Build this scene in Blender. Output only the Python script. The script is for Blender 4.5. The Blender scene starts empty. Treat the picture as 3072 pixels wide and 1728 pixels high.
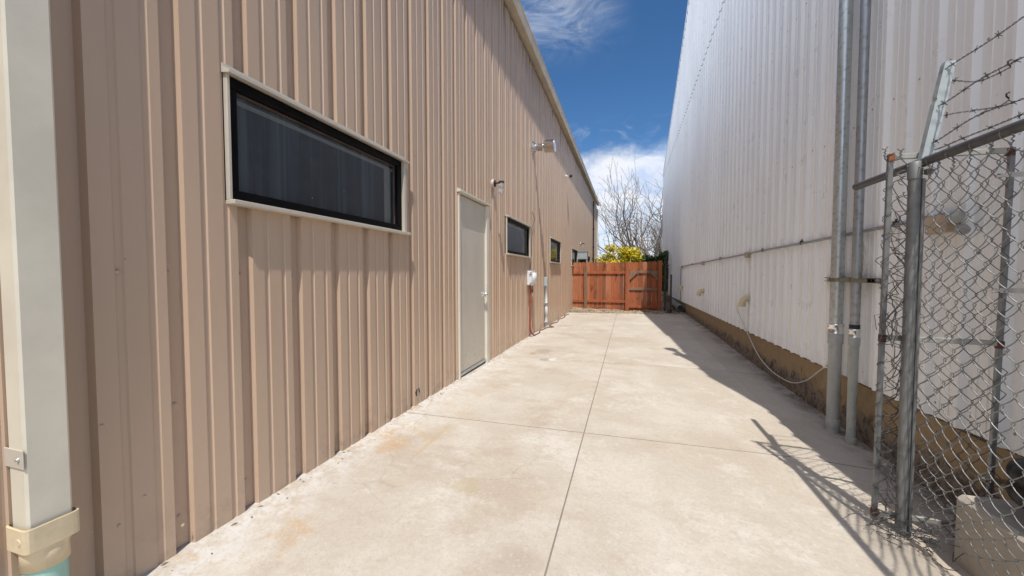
import bpy, math, random
from math import sin, cos, pi, radians, atan2, sqrt, floor
from mathutils import Vector, Matrix
random.seed(11)
SC = bpy.context.scene
COL = SC.collection

# ------------------------------------------------------------------ camera
cam = bpy.data.cameras.new("camera")
cam.sensor_width = 36.0
cam.lens = 13.477
cam.clip_start = 0.02
cam.clip_end = 2000
camo = bpy.data.objects.new("camera", cam)
COL.objects.link(camo)
R3 = Matrix(((0.95892, -0.01086, 0.28346), (0.28367, 0.03670, -0.95822), (0.0, 0.99927, 0.03827)))
camo.matrix_world = Matrix.Translation((0, 0, 1.158)) @ R3.to_4x4()
SC.camera = camo

# ------------------------------------------------------------------ light
SUN = Vector((0.15, -0.49, 1.0)).normalized()          # towards the sun
SUN_EL = math.asin(SUN.z)
SUN_AZ = atan2(SUN.x, SUN.y)
sl = bpy.data.lights.new("sun", 'SUN')
sl.energy = 3.25
sl.angle = radians(0.55)
sl.color = (1.0, 0.95, 0.87)
so = bpy.data.objects.new("sun", sl)
so.rotation_euler = SUN.to_track_quat('Z', 'Y').to_euler()
so.location = (4, -6, 20)
COL.objects.link(so)

w = bpy.data.worlds.new("World")
SC.world = w
w.use_nodes = True
nt = w.node_tree
nt.nodes.clear()
N = nt.nodes.new
Lk = nt.links.new
out = N('ShaderNodeOutputWorld')
sky = N('ShaderNodeTexSky')
sky.sky_type = 'NISHITA'
sky.sun_disc = False
sky.sun_elevation = SUN_EL
sky.sun_rotation = SUN_AZ
sky.altitude = 1500
sky.air_density = 1.0
sky.dust_density = 0.35
sky.ozone_density = 2.6
bg = N('ShaderNodeBackground')
bg.inputs['Strength'].default_value = 0.10
hs = N('ShaderNodeHueSaturation')
hs.inputs['Saturation'].default_value = 1.22
Lk(sky.outputs[0], hs.inputs['Color'])
Lk(hs.outputs[0], bg.inputs['Color'])
# clouds: masks laid out on the sky dome by direction
tc = N('ShaderNodeTexCoord')
sep = N('ShaderNodeSeparateXYZ')
Lk(tc.outputs['Generated'], sep.inputs[0])
def M(op, a, b=None, clamp=False):
    n = N('ShaderNodeMath'); n.operation = op; n.use_clamp = clamp
    for i, v in enumerate((a, b)):
        if v is None: continue
        if isinstance(v, (int, float)): n.inputs[i].default_value = v
        else: Lk(v, n.inputs[i])
    return n.outputs[0]
ydir = M('MAXIMUM', sep.outputs[1], 0.05)
az = M('DIVIDE', sep.outputs[0], ydir)
el = M('DIVIDE', sep.outputs[2], ydir)
comb = N('ShaderNodeCombineXYZ')
Lk(M('MULTIPLY', az, 1.0), comb.inputs[0]); Lk(M('MULTIPLY', el, 1.7), comb.inputs[1])
def wnoise(scale, detail, rough, dist=0.0, off=0.0):
    n = N('ShaderNodeTexNoise'); n.inputs['Scale'].default_value = scale
    n.inputs['Detail'].default_value = detail; n.inputs['Roughness'].default_value = rough
    n.inputs['Distortion'].default_value = dist
    v = N('ShaderNodeVectorMath'); v.operation = 'ADD'; v.inputs[1].default_value = (off, off * .37, off * .71)
    Lk(comb.outputs[0], v.inputs[0]); Lk(v.outputs[0], n.inputs['Vector'])
    return n.outputs['Fac']
def sstep(x, lo, hi):
    n = N('ShaderNodeMapRange'); n.interpolation_type = 'SMOOTHSTEP'
    n.inputs['From Min'].default_value = lo; n.inputs['From Max'].default_value = hi
    Lk(x, n.inputs['Value']); return n.outputs[0]
n1 = wnoise(9.0, 9, 0.62, 0.3, 3.1)
# bank of cloud over the fence: soft top edge that climbs to the right
edge = M('ADD', M('MULTIPLY', az, 0.16), 0.312)
h = M('SUBTRACT', edge, el)
bank = sstep(M('ADD', h, M('MULTIPLY', M('SUBTRACT', n1, 0.5), 0.13)), -0.025, 0.055)
thin = M('SUBTRACT', 1.0, M('MULTIPLY', sstep(M('ABSOLUTE', M('SUBTRACT', el, 0.17)), 0.11, 0.0), M('MULTIPLY', sstep(n1, 0.62, 0.36), 0.25)))
bank = M('MULTIPLY', bank, thin)
low = sstep(el, 0.22, 0.04)
bank = M('MULTIPLY', bank, M('SUBTRACT', 1.0, M('MULTIPLY', low, 0.25)))
# high wisps above the gutter
n2 = wnoise(5.5, 10, 0.66, 0.9, 9.7)
wisp = M('MULTIPLY', sstep(n2, 0.36, 0.72), sstep(el, 0.50, 0.68))
wisp = M('MULTIPLY', wisp, sstep(az, 0.03, -0.16))
n3 = wnoise(14.0, 8, 0.6, 1.2, 1.7)
streak = M('MULTIPLY', M('MULTIPLY', sstep(n3, 0.50, 0.75), sstep(M('ABSOLUTE', M('SUBTRACT', el, 0.35)), 0.05, 0.0)), 0.22)
mask = M('ADD', M('ADD', bank, M('MULTIPLY', wisp, 0.62)), streak, True)
mask = M('MULTIPLY', mask, M('GREATER_THAN', sep.outputs[1], 0.05))
# bright fill cloud added behind and left of the view, lifts the shaded wall
nb = N('ShaderNodeTexNoise'); nb.inputs['Scale'].default_value = 2.3; nb.inputs['Detail'].default_value = 7
Lk(tc.outputs['Generated'], nb.inputs['Vector'])
side = M('ADD', M('MULTIPLY', sep.outputs[0], -0.55), M('MULTIPLY', sep.outputs[1], -0.85))
rear_fill = M('MULTIPLY', sstep(side, 0.0, 0.55), sstep(nb.outputs['Fac'], 0.30, 0.52))
rear_fill = M('MULTIPLY', rear_fill, sstep(sep.outputs[1], 0.42, 0.05))
mask = M('ADD', mask, M('MULTIPLY', rear_fill, 0.95), True)
cbg = N('ShaderNodeBackground')
crmp = N('ShaderNodeMix'); crmp.data_type = 'RGBA'
crmp.inputs['A'].default_value = (0.60, 0.73, 0.97, 1); crmp.inputs['B'].default_value = (0.93, 0.95, 1.0, 1)
Lk(sstep(n1, 0.30, 0.62), crmp.inputs['Factor'])
Lk(crmp.outputs['Result'], cbg.inputs['Color'])
Lk(M('ADD', M('MULTIPLY', rear_fill, 0.45), 0.80), cbg.inputs['Strength'])
mx = N('ShaderNodeMixShader')
Lk(M('MULTIPLY', mask, 0.93), mx.inputs[0]); Lk(bg.outputs[0], mx.inputs[1]); Lk(cbg.outputs[0], mx.inputs[2])
Lk(mx.outputs[0], out.inputs['Surface'])

SC.view_settings.view_transform = 'Standard'
SC.view_settings.look = 'None'
SC.view_settings.exposure = 0.37
SC.view_settings.gamma = 1.0

# ------------------------------------------------------------------ helpers
ORG = {}

def tag(o, label=None, cat=None, group=None, kind=None):
    if label: o['label'] = label
    if cat: o['category'] = cat
    if group: o['group'] = group
    if kind: o['kind'] = kind
    return o

def thing(name, label, cat, loc=(0, 0, 0), group=None):
    o = bpy.data.objects.new(name, None)
    o.empty_display_size = 0.1
    o.location = loc
    COL.objects.link(o)
    ORG[o.name] = Vector(loc)
    return tag(o, label, cat, group)

class MB:
    def __init__(s):
        s.v = []; s.f = []; s.m = []; s.sm = []; s.mi = 0
    def add(s, pts, faces, smooth=False):
        b = len(s.v)
        s.v.extend([tuple(p) for p in pts])
        for f in faces:
            s.f.append(tuple(b + i for i in f)); s.m.append(s.mi); s.sm.append(smooth)
    def quad(s, a, b, c, d):
        s.add((a, b, c, d), ((0, 1, 2, 3),))
    def box(s, lo, hi, bev=0.0):
        x0, y0, z0 = lo; x1, y1, z1 = hi
        if x0 > x1: x0, x1 = x1, x0
        if y0 > y1: y0, y1 = y1, y0
        if z0 > z1: z0, z1 = z1, z0
        c = Vector(((x0 + x1) / 2, (y0 + y1) / 2, (z0 + z1) / 2))
        s.obox(c, Vector(((x1 - x0) / 2, 0, 0)), Vector((0, (y1 - y0) / 2, 0)), Vector((0, 0, (z1 - z0) / 2)), bev)
    def obox(s, c, a, b, d, bev=0.0):
        c = Vector(c); a = Vector(a); b = Vector(b); d = Vector(d)
        if bev <= 0:
            p = [c + i * a + j * b + k * d for i in (-1, 1) for j in (-1, 1) for k in (-1, 1)]
            s.add(p, ((0, 1, 3, 2), (4, 6, 7, 5), (0, 4, 5, 1), (2, 3, 7, 6), (0, 2, 6, 4), (1, 5, 7, 3)))
            return
        # chamfered box: 24 points
        la, lb, ld = a.length, b.length, d.length
        fa, fb, fd = 1 - min(.9, bev / la), 1 - min(.9, bev / lb), 1 - min(.9, bev / ld)
        idx = {}; pts = []
        for i in (-1, 1):
            for j in (-1, 1):
                for k in (-1, 1):
                    for ax, (u, v_, w_) in enumerate(((1, fb, fd), (fa, 1, fd), (fa, fb, 1))):
                        idx[(i, j, k, ax)] = len(pts)
                        pts.append(c + i * u * a + j * v_ * b + k * w_ * d)
        F = []
        for i in (-1, 1):
            F.append([idx[(i, j, k, 0)] for j, k in ((-1, -1), (1, -1), (1, 1), (-1, 1))][::i])
            F.append([idx[(j, i, k, 1)] for j, k in ((-1, -1), (1, -1), (1, 1), (-1, 1))][::-i])
            F.append([idx[(j, k, i, 2)] for j, k in ((-1, -1), (1, -1), (1, 1), (-1, 1))][::i])
        for i in (-1, 1):
            for j in (-1, 1):
                F.append([idx[(i, j, -1, 0)], idx[(i, j, 1, 0)], idx[(i, j, 1, 1)], idx[(i, j, -1, 1)]])
                F.append([idx[(i, -1, j, 0)], idx[(i, 1, j, 0)], idx[(i, 1, j, 2)], idx[(i, -1, j, 2)]])
                F.append([idx[(-1, i, j, 1)], idx[(1, i, j, 1)], idx[(1, i, j, 2)], idx[(-1, i, j, 2)]])
        for i in (-1, 1):
            for j in (-1, 1):
                for k in (-1, 1):
                    F.append([idx[(i, j, k, 0)], idx[(i, j, k, 1)], idx[(i, j, k, 2)]])
        # orient outward
        FF = []
        for f in F:
            q = [pts[t] for t in f]
            nrm = (q[1] - q[0]).cross(q[2] - q[0])
            cen = sum(q, Vector()) / len(q)
            FF.append(f if nrm.dot(cen - c) >= 0 else f[::-1])
        s.add(pts, FF)
    def tube(s, pts, r, n=8, cap=True, smooth=True, closed=False):
        pts = [Vector(p) for p in pts]
        if len(pts) < 2: return
        rs = r if isinstance(r, (list, tuple)) else [r] * len(pts)
        T = []
        for i in range(len(pts)):
            if closed: t = pts[(i + 1) % len(pts)] - pts[i - 1]
            else: t = pts[min(i + 1, len(pts) - 1)] - pts[max(i - 1, 0)]
            T.append(t.normalized() if t.length > 1e-9 else Vector((0, 0, 1)))
        up = Vector((0, 0, 1)) if abs(T[0].z) < .9 else Vector((1, 0, 0))
        u = T[0].cross(up).normalized()
        P = []
        for i, p in enumerate(pts):
            u = (u - T[i] * u.dot(T[i]))
            u = u.normalized() if u.length > 1e-9 else T[i].orthogonal().normalized()
            v = T[i].cross(u)
            for k in range(n):
                a = 2 * pi * k / n
                P.append(p + rs[i] * (cos(a) * u + sin(a) * v))
        F = []
        m = len(pts)
        for i in range(m if closed else m - 1):
            j = (i + 1) % m
            for k in range(n):
                l = (k + 1) % n
                F.append((i * n + k, i * n + l, j * n + l, j * n + k))
        s.add(P, F, smooth)
        if cap and not closed:
            s.add(P[:n], (tuple(range(n))[::-1],)); s.add(P[-n:], (tuple(range(n)),))
    def cyl(s, a, b, r, n=16, smooth=True):
        s.tube((a, b), r, n, True, smooth)
    def lathe(s, axis_o, axis_d, prof, n=20, smooth=True):
        """prof = list of (distance along the axis, radius)"""
        o = Vector(axis_o); d = Vector(axis_d).normalized()
        u = d.orthogonal().normalized(); v = d.cross(u)
        P = []
        for (t, r) in prof:
            for k in range(n):
                a = 2 * pi * k / n
                P.append(o + d * t + r * (cos(a) * u + sin(a) * v))
        F = []
        for i in range(len(prof) - 1):
            for k in range(n):
                l = (k + 1) % n
                F.append((i * n + k, i * n + l, (i + 1) * n + l, (i + 1) * n + k))
        s.add(P, F, smooth)
        s.add(P[:n], (tuple(range(n))[::-1],)); s.add(P[-n:], (tuple(range(n)),))
    def sphere(s, c, r, n=8, m=6, sc=(1, 1, 1)):
        P = []; F = []
        for i in range(m + 1):
            th = pi * i / m
            for k in range(n):
                a = 2 * pi * k / n
                P.append((c[0] + r * sc[0] * sin(th) * cos(a), c[1] + r * sc[1] * sin(th) * sin(a), c[2] + r * sc[2] * cos(th)))
        for i in range(m):
            for k in range(n):
                l = (k + 1) % n
                F.append((i * n + k, (i + 1) * n + k, (i + 1) * n + l, i * n + l))
        s.add(P, F, True)
    def build(s, name, mats, parent=None, label=None, cat=None, group=None, kind=None):
        if not isinstance(mats, (list, tuple)): mats = [mats]
        if parent is not None:
            org = ORG[parent.name]
        else:
            xs = [p[0] for p in s.v]; ys = [p[1] for p in s.v]; zs = [p[2] for p in s.v]
            org = Vector(((min(xs) + max(xs)) / 2, (min(ys) + max(ys)) / 2, min(zs)))
        me = bpy.data.meshes.new(name)
        me.from_pydata([(p[0] - org.x, p[1] - org.y, p[2] - org.z) for p in s.v], [], s.f)
        for mm in mats: me.materials.append(mm)
        me.polygons.foreach_set('material_index', s.m)
        me.polygons.foreach_set('use_smooth', s.sm)
        me.update()
        o = bpy.data.objects.new(name, me)
        COL.objects.link(o)
        if parent is not None: o.parent = parent
        else: o.location = org
        ORG[o.name] = Vector(org)
        return tag(o, label, cat, group, kind)

def lerp(a, b, t): return a + (b - a) * t
def interp(x, pts):
    if x <= pts[0][0]: return pts[0][1]
    for (a, va), (b, vb) in zip(pts, pts[1:]):
        if x <= b: return va + (vb - va) * (x - a) / (b - a)
    return pts[-1][1]
def catmull(P, k=6):
    P = [Vector(p) for p in P]
    o = []
    for i in range(len(P) - 1):
        p0 = P[max(i - 1, 0)]; p1 = P[i]; p2 = P[i + 1]; p3 = P[min(i + 2, len(P) - 1)]
        for j in range(k):
            t = j / k
            o.append(0.5 * ((2 * p1) + (p2 - p0) * t + (2 * p0 - 5 * p1 + 4 * p2 - p3) * t * t + (3 * p1 - p0 - 3 * p2 + p3) * t ** 3))
    o.append(P[-1])
    return o

# ------------------------------------------------------------------ materials
class MT:
    def __init__(s, name, base=(.5, .5, .5), rough=.6, metal=0.0, spec=.5):
        s.m = bpy.data.materials.new(name); s.m.use_nodes = True
        s.t = s.m.node_tree
        s.b = s.t.nodes['Principled BSDF']
        s.b.inputs['Base Color'].default_value = (*base, 1)
        s.b.inputs['Roughness'].default_value = rough
        s.b.inputs['Metallic'].default_value = metal
        s.b.inputs['Specular IOR Level'].default_value = spec
        g = s.t.nodes.new('ShaderNodeNewGeometry')
        s.pos = g.outputs['Position']
        s.nrm = g.outputs['True Normal']
    def link(s, a, b): s.t.links.new(a, b)
    def mapped(s, scale=(1, 1, 1), off=(0, 0, 0)):
        n = s.t.nodes.new('ShaderNodeMapping')
        n.inputs['Scale'].default_value = scale; n.inputs['Location'].default_value = off
        s.link(s.pos, n.inputs['Vector']); return n.outputs[0]
    def noise(s, scale, detail=5, rough=.55, vec=None, dist=0.0):
        n = s.t.nodes.new('ShaderNodeTexNoise')
        n.inputs['Scale'].default_value = scale; n.inputs['Detail'].default_value = detail
        n.inputs['Roughness'].default_value = rough; n.inputs['Distortion'].default_value = dist
        s.link(vec if vec is not None else s.pos, n.inputs['Vector']); return n.outputs['Fac']
    def voro(s, scale, vec=None, feature='F1'):
        n = s.t.nodes.new('ShaderNodeTexVoronoi'); n.feature = feature
        n.inputs['Scale'].default_value = scale
        s.link(vec if vec is not None else s.pos, n.inputs['Vector']); return n.outputs['Distance']
    def step(s, x, lo, hi, a=0.0, b=1.0):
        n = s.t.nodes.new('ShaderNodeMapRange'); n.interpolation_type = 'SMOOTHSTEP'
        n.inputs['From Min'].default_value = lo; n.inputs['From Max'].default_value = hi
        n.inputs['To Min'].default_value = a; n.inputs['To Max'].default_value = b
        s.link(x, n.inputs['Value']); return n.outputs[0]
    def math(s, op, a, b=None):
        n = s.t.nodes.new('ShaderNodeMath'); n.operation = op
        for i, v in enumerate((a, b)):
            if v is None: continue
            if isinstance(v, (int, float)): n.inputs[i].default_value = v
            else: s.link(v, n.inputs[i])
        return n.outputs[0]
    def xyz(s, v=None):
        n = s.t.nodes.new('ShaderNodeSeparateXYZ'); s.link(v if v is not None else s.pos, n.inputs[0]); return n.outputs
    def mix(s, f, a, b):
        n = s.t.nodes.new('ShaderNodeMix'); n.data_type = 'RGBA'
        for k, v in (('A', a), ('B', b)):
            if isinstance(v, tuple): n.inputs[k].default_value = (*v, 1)
            else: s.link(v, n.inputs[k])
        if isinstance(f, (int, float)): n.inputs['Factor'].default_value = f
        else: s.link(f, n.inputs['Factor'])
        return n.outputs['Result']
    def color(s, c): s.link(c, s.b.inputs['Base Color'])
    def rough(s, r): s.link(r, s.b.inputs['Roughness'])
    def bump(s, h, strength=.3, dist=.01):
        n = s.t.nodes.new('ShaderNodeBump'); n.inputs['Strength'].default_value = strength
        n.inputs['Distance'].default_value = dist
        s.link(h, n.inputs['Height']); s.link(n.outputs[0], s.b.inputs['Normal'])

def simple(name, base, rough=.6, metal=0.0, var=.12, scale=6.0, spec=.5, bump=0.0):
    t = MT(name, base, rough, metal, spec)
    n = t.noise(scale, 6, .6)
    dk = tuple(c * (1 - var) for c in base); lt = tuple(min(1, c * (1 + var)) for c in base)
    t.color(t.mix(t.step(n, .3, .7), dk, lt))
    if bump: t.bump(t.noise(scale * 8, 4), bump, .004)
    return t.m

# --- concrete of the drive
t = MT('concrete', (.5, .45, .38), .8, 0, .25)
X = t.xyz()
big = t.noise(.75, 12, .70); mid = t.noise(1.3, 13, .74, t.mapped((1, 1, 1), (5, 2, 0))); strk = t.noise(1.9, 13, .74, t.mapped((.55, 1.9, 1), (3, 1, 0)))
fine = t.noise(34, 6, .75); vf = t.noise(160, 3, .6)
left = t.step(X[0], .9, -.9, .45, 1.0)
c = t.mix(t.step(big, .40, .60), (.515, .455, .378), (.59, .54, .465))
c = t.mix(t.math('MULTIPLY', t.math('MULTIPLY', t.step(mid, .50, .63), .60), left), c, (.435, .345, .262))
c = t.mix(t.math('MULTIPLY', t.math('MULTIPLY', t.step(strk, .52, .60), .42), left), c, (.455, .375, .30))
c = t.mix(t.math('MULTIPLY', t.step(t.noise(1.6, 14, .76, t.mapped((1, 1, 1), (9, 4, 0))), .52, .62), .60), c, (.655, .62, .56))
c = t.mix(t.math('MULTIPLY', t.step(t.noise(5.5, 10, .75, t.mapped((1, 1, 1), (2, 6, 0))), .56, .66), .35), c, (.42, .345, .27))
nearwall = t.step(X[0], -1.00, -1.70)
rust = t.math('MULTIPLY', t.math('MULTIPLY', nearwall, t.step(t.noise(2.6, 12, .74, t.mapped((1, 1, 1), (4.2, 7.7, 0))), .52, .62)), .72)
c = t.mix(rust, c, (.52, .33, .15))
eff = t.math('MULTIPLY', t.step(X[0], -1.35, -1.74), t.step(t.noise(9, 8, .75), .42, .56))
c = t.mix(t.math('MULTIPLY', eff, .65), c, (.70, .69, .67))
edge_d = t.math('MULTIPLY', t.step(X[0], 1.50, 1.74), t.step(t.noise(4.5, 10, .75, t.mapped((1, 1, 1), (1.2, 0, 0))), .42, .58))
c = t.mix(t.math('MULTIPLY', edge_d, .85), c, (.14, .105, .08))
strip = t.math('MULTIPLY', t.step(X[0], 1.27, 1.32), t.step(t.noise(1.3, 10, .7, t.mapped((1, .4, 1), (7, 0, 0))), .38, .62))
c = t.mix(t.math('MULTIPLY', strip, .35), c, (.40, .31, .25))
# an oil spot, a pale splash of filler, a rust line: marks with a place of their own
def spot(cx_, cy_, rx_, ry_, col, amt, c, sc=6):
    dx = t.math('DIVIDE', t.math('SUBTRACT', X[0], cx_), rx_); dy = t.math('DIVIDE', t.math('SUBTRACT', X[1], cy_), ry_)
    d = t.math('ADD', t.math('ADD', t.math('MULTIPLY', dx, dx), t.math('MULTIPLY', dy, dy)), t.math('MULTIPLY', t.math('SUBTRACT', t.noise(sc, 8, .7), .5), 2.2))
    return t.mix(t.math('MULTIPLY', t.step(d, 1.45, .15), amt), c, col)
c = spot(-1.22, 5.85, .13, .20, (.30, .245, .20), .55, c)
c = spot(-1.08, 5.25, .075, .10, (.30, .26, .225), .65, c)
c = spot(-.98, 5.33, .055, .10, (.74, .74, .73), .8, c, 12)
c = spot(-1.33, 5.60, .05, .10, (.36, .26, .17), .6, c)
c = spot(-.85, 1.95, .10, .09, (.44, .37, .22), .45, c)
c = spot(-1.30, 2.42, .022, .30, (.50, .36, .21), .5, c, 9)
c = spot(-1.52, 2.25, .10, .14, (.50, .32, .16), .6, c, 16)
c = spot(-.43, 1.50, .11, .10, (.40, .33, .27), .5, c, 5)
wv = t.mapped((1, 1, .01), (0.3, .8, 0))
nz = t.t.nodes.new('ShaderNodeVectorMath'); nz.operation = 'MULTIPLY_ADD'
nt_ = t.t.nodes.new('ShaderNodeTexNoise'); nt_.inputs['Scale'].default_value = 3; nt_.inputs['Detail'].default_value = 8; t.link(t.pos, nt_.inputs['Vector'])
t.link(nt_.outputs['Color'], nz.inputs[0]); nz.inputs[1].default_value = (.35, .35, 0); t.link(wv, nz.inputs[2])
crk = t.voro(.55, nz.outputs[0], 'DISTANCE_TO_EDGE')
crkm = t.math('MULTIPLY', t.step(crk, .0035, .0012), t.step(t.noise(.9, 3, .5, t.mapped((1, 1, 1), (8, 3, 0))), .52, .58))
c = t.mix(t.math('MULTIPLY', crkm, .26), c, (.28, .23, .19))
scr = t.noise(7, 2, .4, t.mapped((5, .6, 1), (0, 0, 0)), 1.0)
c = t.mix(t.math('MULTIPLY', t.step(scr, .73, .76), .22), c, (.33, .28, .23))
c = t.mix(t.math('MULTIPLY', t.step(fine, .40, .66), .26), c, (.40, .345, .28))
c = t.mix(t.math('MULTIPLY', t.step(t.voro(23), .06, .03), .45), c, (.28, .22, .18))
c = t.mix(t.math('MULTIPLY', t.step(t.noise(75, 4, .75), .54, .64), .34), c, (.36, .30, .245))
c = t.mix(t.math('MULTIPLY', t.step(t.noise(52, 4, .75, t.mapped((1, 1, 1), (3, 9, 1))), .57, .66), .34), c, (.68, .645, .59))
c = t.mix(t.math('MULTIPLY', t.step(t.noise(48, 3, .6, t.mapped((1, .6, 1), (3, 3, 0))), .66, .72), .3), c, (.66, .63, .57))
t.color(c)
t.bump(t.math('ADD', t.math('MULTIPLY', fine, .8), t.math('MULTIPLY', vf, .4)), .28, .006)
CONC = t.m
t = MT('concrete edge', (.30, .26, .22), .9)
t.color(t.mix(t.noise(12, 4), (.25, .215, .18), (.36, .315, .265)))
CONCE = t.m
# concrete block
t = MT('concrete block', (.42, .38, .33), .85)
n = t.noise(9, 6, .65); p = t.voro(40)
c = t.mix(t.step(n, .3, .7), (.39, .35, .295), (.47, .425, .365))
c = t.mix(t.math('MULTIPLY', t.step(p, .16, .06), t.step(t.noise(6), .45, .6)), c, (.20, .17, .14))
t.color(c); t.bump(t.math('ADD', t.noise(60, 4), t.math('MULTIPLY', t.step(p, .2, .05), -1.0)), .35, .006)
BLOCK = t.m

# --- painted metal siding
def siding(name, base, dirt, z0, z1, rough=.38, stain=0.0, low=.5, spec=.5, oil=.05):
    t = MT(name, base, rough, 0, spec)
    X = t.xyz()
    n = t.noise(1.4, 4, .5, t.mapped((1, 1, .35)))
    c = t.mix(t.step(n, .3, .7), tuple(v * .95 for v in base), tuple(min(1, v * 1.04) for v in base))
    # streaks of dirt run down from the eave
    st = t.noise(16, 3, .6, t.mapped((1, 1, .05)))
    if stain:
        f = t.math('MULTIPLY', t.math('MULTIPLY', t.step(X[2], z1, z1 + .55), t.step(st, .48, .66)), stain)
        c = t.mix(f, c, dirt)
    f2 = t.math('MULTIPLY', t.step(st, .55, .8), .035)
    c = t.mix(f2, c, dirt)
    # splash and dust at the foot
    f3 = t.math('MULTIPLY', t.math('MULTIPLY', t.step(X[2], z0 + .28, z0), t.step(t.noise(7, 5, .7), .42, .7)), low)
    c = t.mix(f3, c, dirt)
    # fine scratches
    sc = t.noise(24, 3, .5, t.mapped((1, .35, 2.2)), 1.5)
    c = t.mix(t.math('MULTIPLY', t.step(sc, .735, .765), .22), c, tuple(min(1, v * 1.5) for v in base))
    c = t.mix(t.math('MULTIPLY', t.step(t.voro(3.1, t.mapped((1, 1, 1), (.3, .2, .7))), .022, .012), .8), c, (.06, .04, .03))
    t.color(c)
    t.rough(t.step(t.noise(5, 5, .6), .2, .8, rough - .06, rough + .12))
    t.bump(t.noise(1.1, 2, .5, t.mapped((1, 3.0, .8))), oil, .02)
    return t.m
TAN = siding('tan painted metal', (.53, .385, .278), (.13, .085, .055), 0.0, 4.55, .36, .95, .35)
WHITE = siding('white painted metal', (.84, .855, .875), (.45, .38, .29), .3, 30, .30, 0, .14, .6, .04)
CREAM = simple('cream trim paint', (.54, .49, .41), .45, 0, .06, 3)
GUTT = simple('cream gutter paint', (.62, .54, .41), .45, 0, .10, 2.5)
t = MT('beige door paint', (.50, .455, .39), .42)
n = t.noise(3, 8, .7, t.mapped((1, 1, .5))); X = t.xyz()
c = t.mix(t.step(n, .35, .65), (.53, .485, .41), (.58, .53, .455))
c = t.mix(t.math('MULTIPLY', t.math('MULTIPLY', t.step(X[2], .55, .05), t.step(t.noise(14, 8, .75, t.mapped((1, 1, 1.6))), .52, .62)), .35), c, (.30, .26, .21))
c = t.mix(t.math('MULTIPLY', t.step(t.noise(20, 3, .5, t.mapped((1, .4, 2.6)), 1.4), .70, .74), .25), c, (.33, .29, .24))
t.color(c); DOOR = t.m
DOORF = simple('cream door frame paint', (.66, .62, .53), .4, 0, .05, 3)
SCREW = simple('painted screw head', (.50, .38, .285), .45, 0, .08, 30)
SCREWG = simple('grey screw head', (.36, .34, .33), .45, .4, .1, 30)
BLACK = simple('black window frame', (.003, .003, .0035), .5, 0, .3, 9, .10)
BROWN = simple('brown glazing bead', (.10, .07, .055), .5, 0, .2, 9)
def glass(name, a, b_, w_):
    t = MT(name, a, .05, 0, .5)
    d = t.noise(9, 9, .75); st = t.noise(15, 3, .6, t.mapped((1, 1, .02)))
    c = t.mix(t.math('MULTIPLY', t.step(st, .40, .66), .8), a, b_)  # upright stripes put into the colour for reflected ribs and blinds
    c = t.mix(t.math('MULTIPLY', t.step(d, .48, .78), .35), c, (.075, .085, .09))
    c = t.mix(t.step(t.voro(6.0), .022, .014), c, (.35, .36, .38))
    t.color(c); t.rough(t.step(d, .3, .8, .03, .16)); t.b.inputs['IOR'].default_value = w_
    return t.m
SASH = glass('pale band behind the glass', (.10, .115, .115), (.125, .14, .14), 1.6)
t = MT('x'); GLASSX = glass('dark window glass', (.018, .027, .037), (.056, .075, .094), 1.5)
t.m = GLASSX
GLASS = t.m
t = MT('ochre foundation paint', (.36, .25, .13), .85)
X = t.xyz()
n = t.noise(4.5, 8, .7, None, .4); n2 = t.noise(15, 6, .7)
c = t.mix(t.step(n2, .3, .75), (.295, .21, .118), (.37, .275, .165))
peel = t.step(t.math('ADD', t.math('MULTIPLY', n, .42), t.math('MULTIPLY', X[2], -.72)), .145, .20)
c = t.mix(t.math('MULTIPLY', peel, .85), c, (.225, .185, .15))
c = t.mix(t.math('MULTIPLY', peel, t.step(n2, .46, .60)), c, (.085, .07, .06))
c = t.mix(t.math('MULTIPLY', t.step(t.noise(20, 4, .6, t.mapped((1, 1, .25))), .66, .72), .85), c, (.11, .06, .03))
t.color(c); t.bump(t.math('ADD', t.math('MULTIPLY', n2, .6), t.math('MULTIPLY', peel, -.5)), .6, .012)
FOUND = t.m
# --- metals
def galv(name, base=(.42, .44, .45), rough=.42, metal=.75, sc=30):
    t = MT(name, base, rough, metal)
    v = t.voro(sc); n = t.noise(7, 6, .65, t.mapped((1, 1, .3)))
    c = t.mix(t.step(v, .1, .6), tuple(x * .86 for x in base), tuple(min(1, x * 1.12) for x in base))
    c = t.mix(t.math('MULTIPLY', t.step(n, .52, .75), .5), c, tuple(x * .62 for x in base))
    t.color(c); t.rough(t.step(n, .2, .8, rough - .1, rough + .15)); return t.m
GALV = galv('galvanised pipe', (.50, .53, .53), .36, .8)
GALVP = galv('galvanised post', (.175, .18, .178), .5, .4, 22)
GALVD = galv('weathered steel wire', (.10, .097, .10), .5, .35, 40)
GALVW = galv('galvanised wire', (.23, .235, .235), .45, .45, 60)
BRIGHT = galv('bright steel', (.72, .73, .74), .16, 1.0, 12)
CHROME = simple('polished metal', (.82, .82, .83), .2, 1.0, .06, 4)
t = MT('grey weathered plastic pipe', (.40, .41, .39), .7)
n = t.noise(8, 6, .65, t.mapped((1, 1, .4))); n2 = t.noise(60, 3)
c = t.mix(t.step(n, .3, .7), (.33, .345, .32), (.46, .465, .44))
c = t.mix(t.math('MULTIPLY', t.step(n2, .6, .72), .5), c, (.2, .19, .17)); t.color(c)
PVCG = t.m
t = MT('rusty steel', (.25, .09, .04), .85, .1)
n = t.noise(40, 5, .7); t.color(t.mix(t.step(n, .35, .65), (.33, .11, .04), (.10, .05, .035))); t.bump(n, .5, .003)
RUST = t.m
RUSTD = simple('old dark rust', (.09, .035, .022), .85, .1, .35, 40)
STRUT = simple('dark weathered strut', (.07, .075, .06), .5, .5, .4, 22)
RUBBER = simple('black rubber', (.015, .015, .016), .6, 0, .3, 20)
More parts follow.
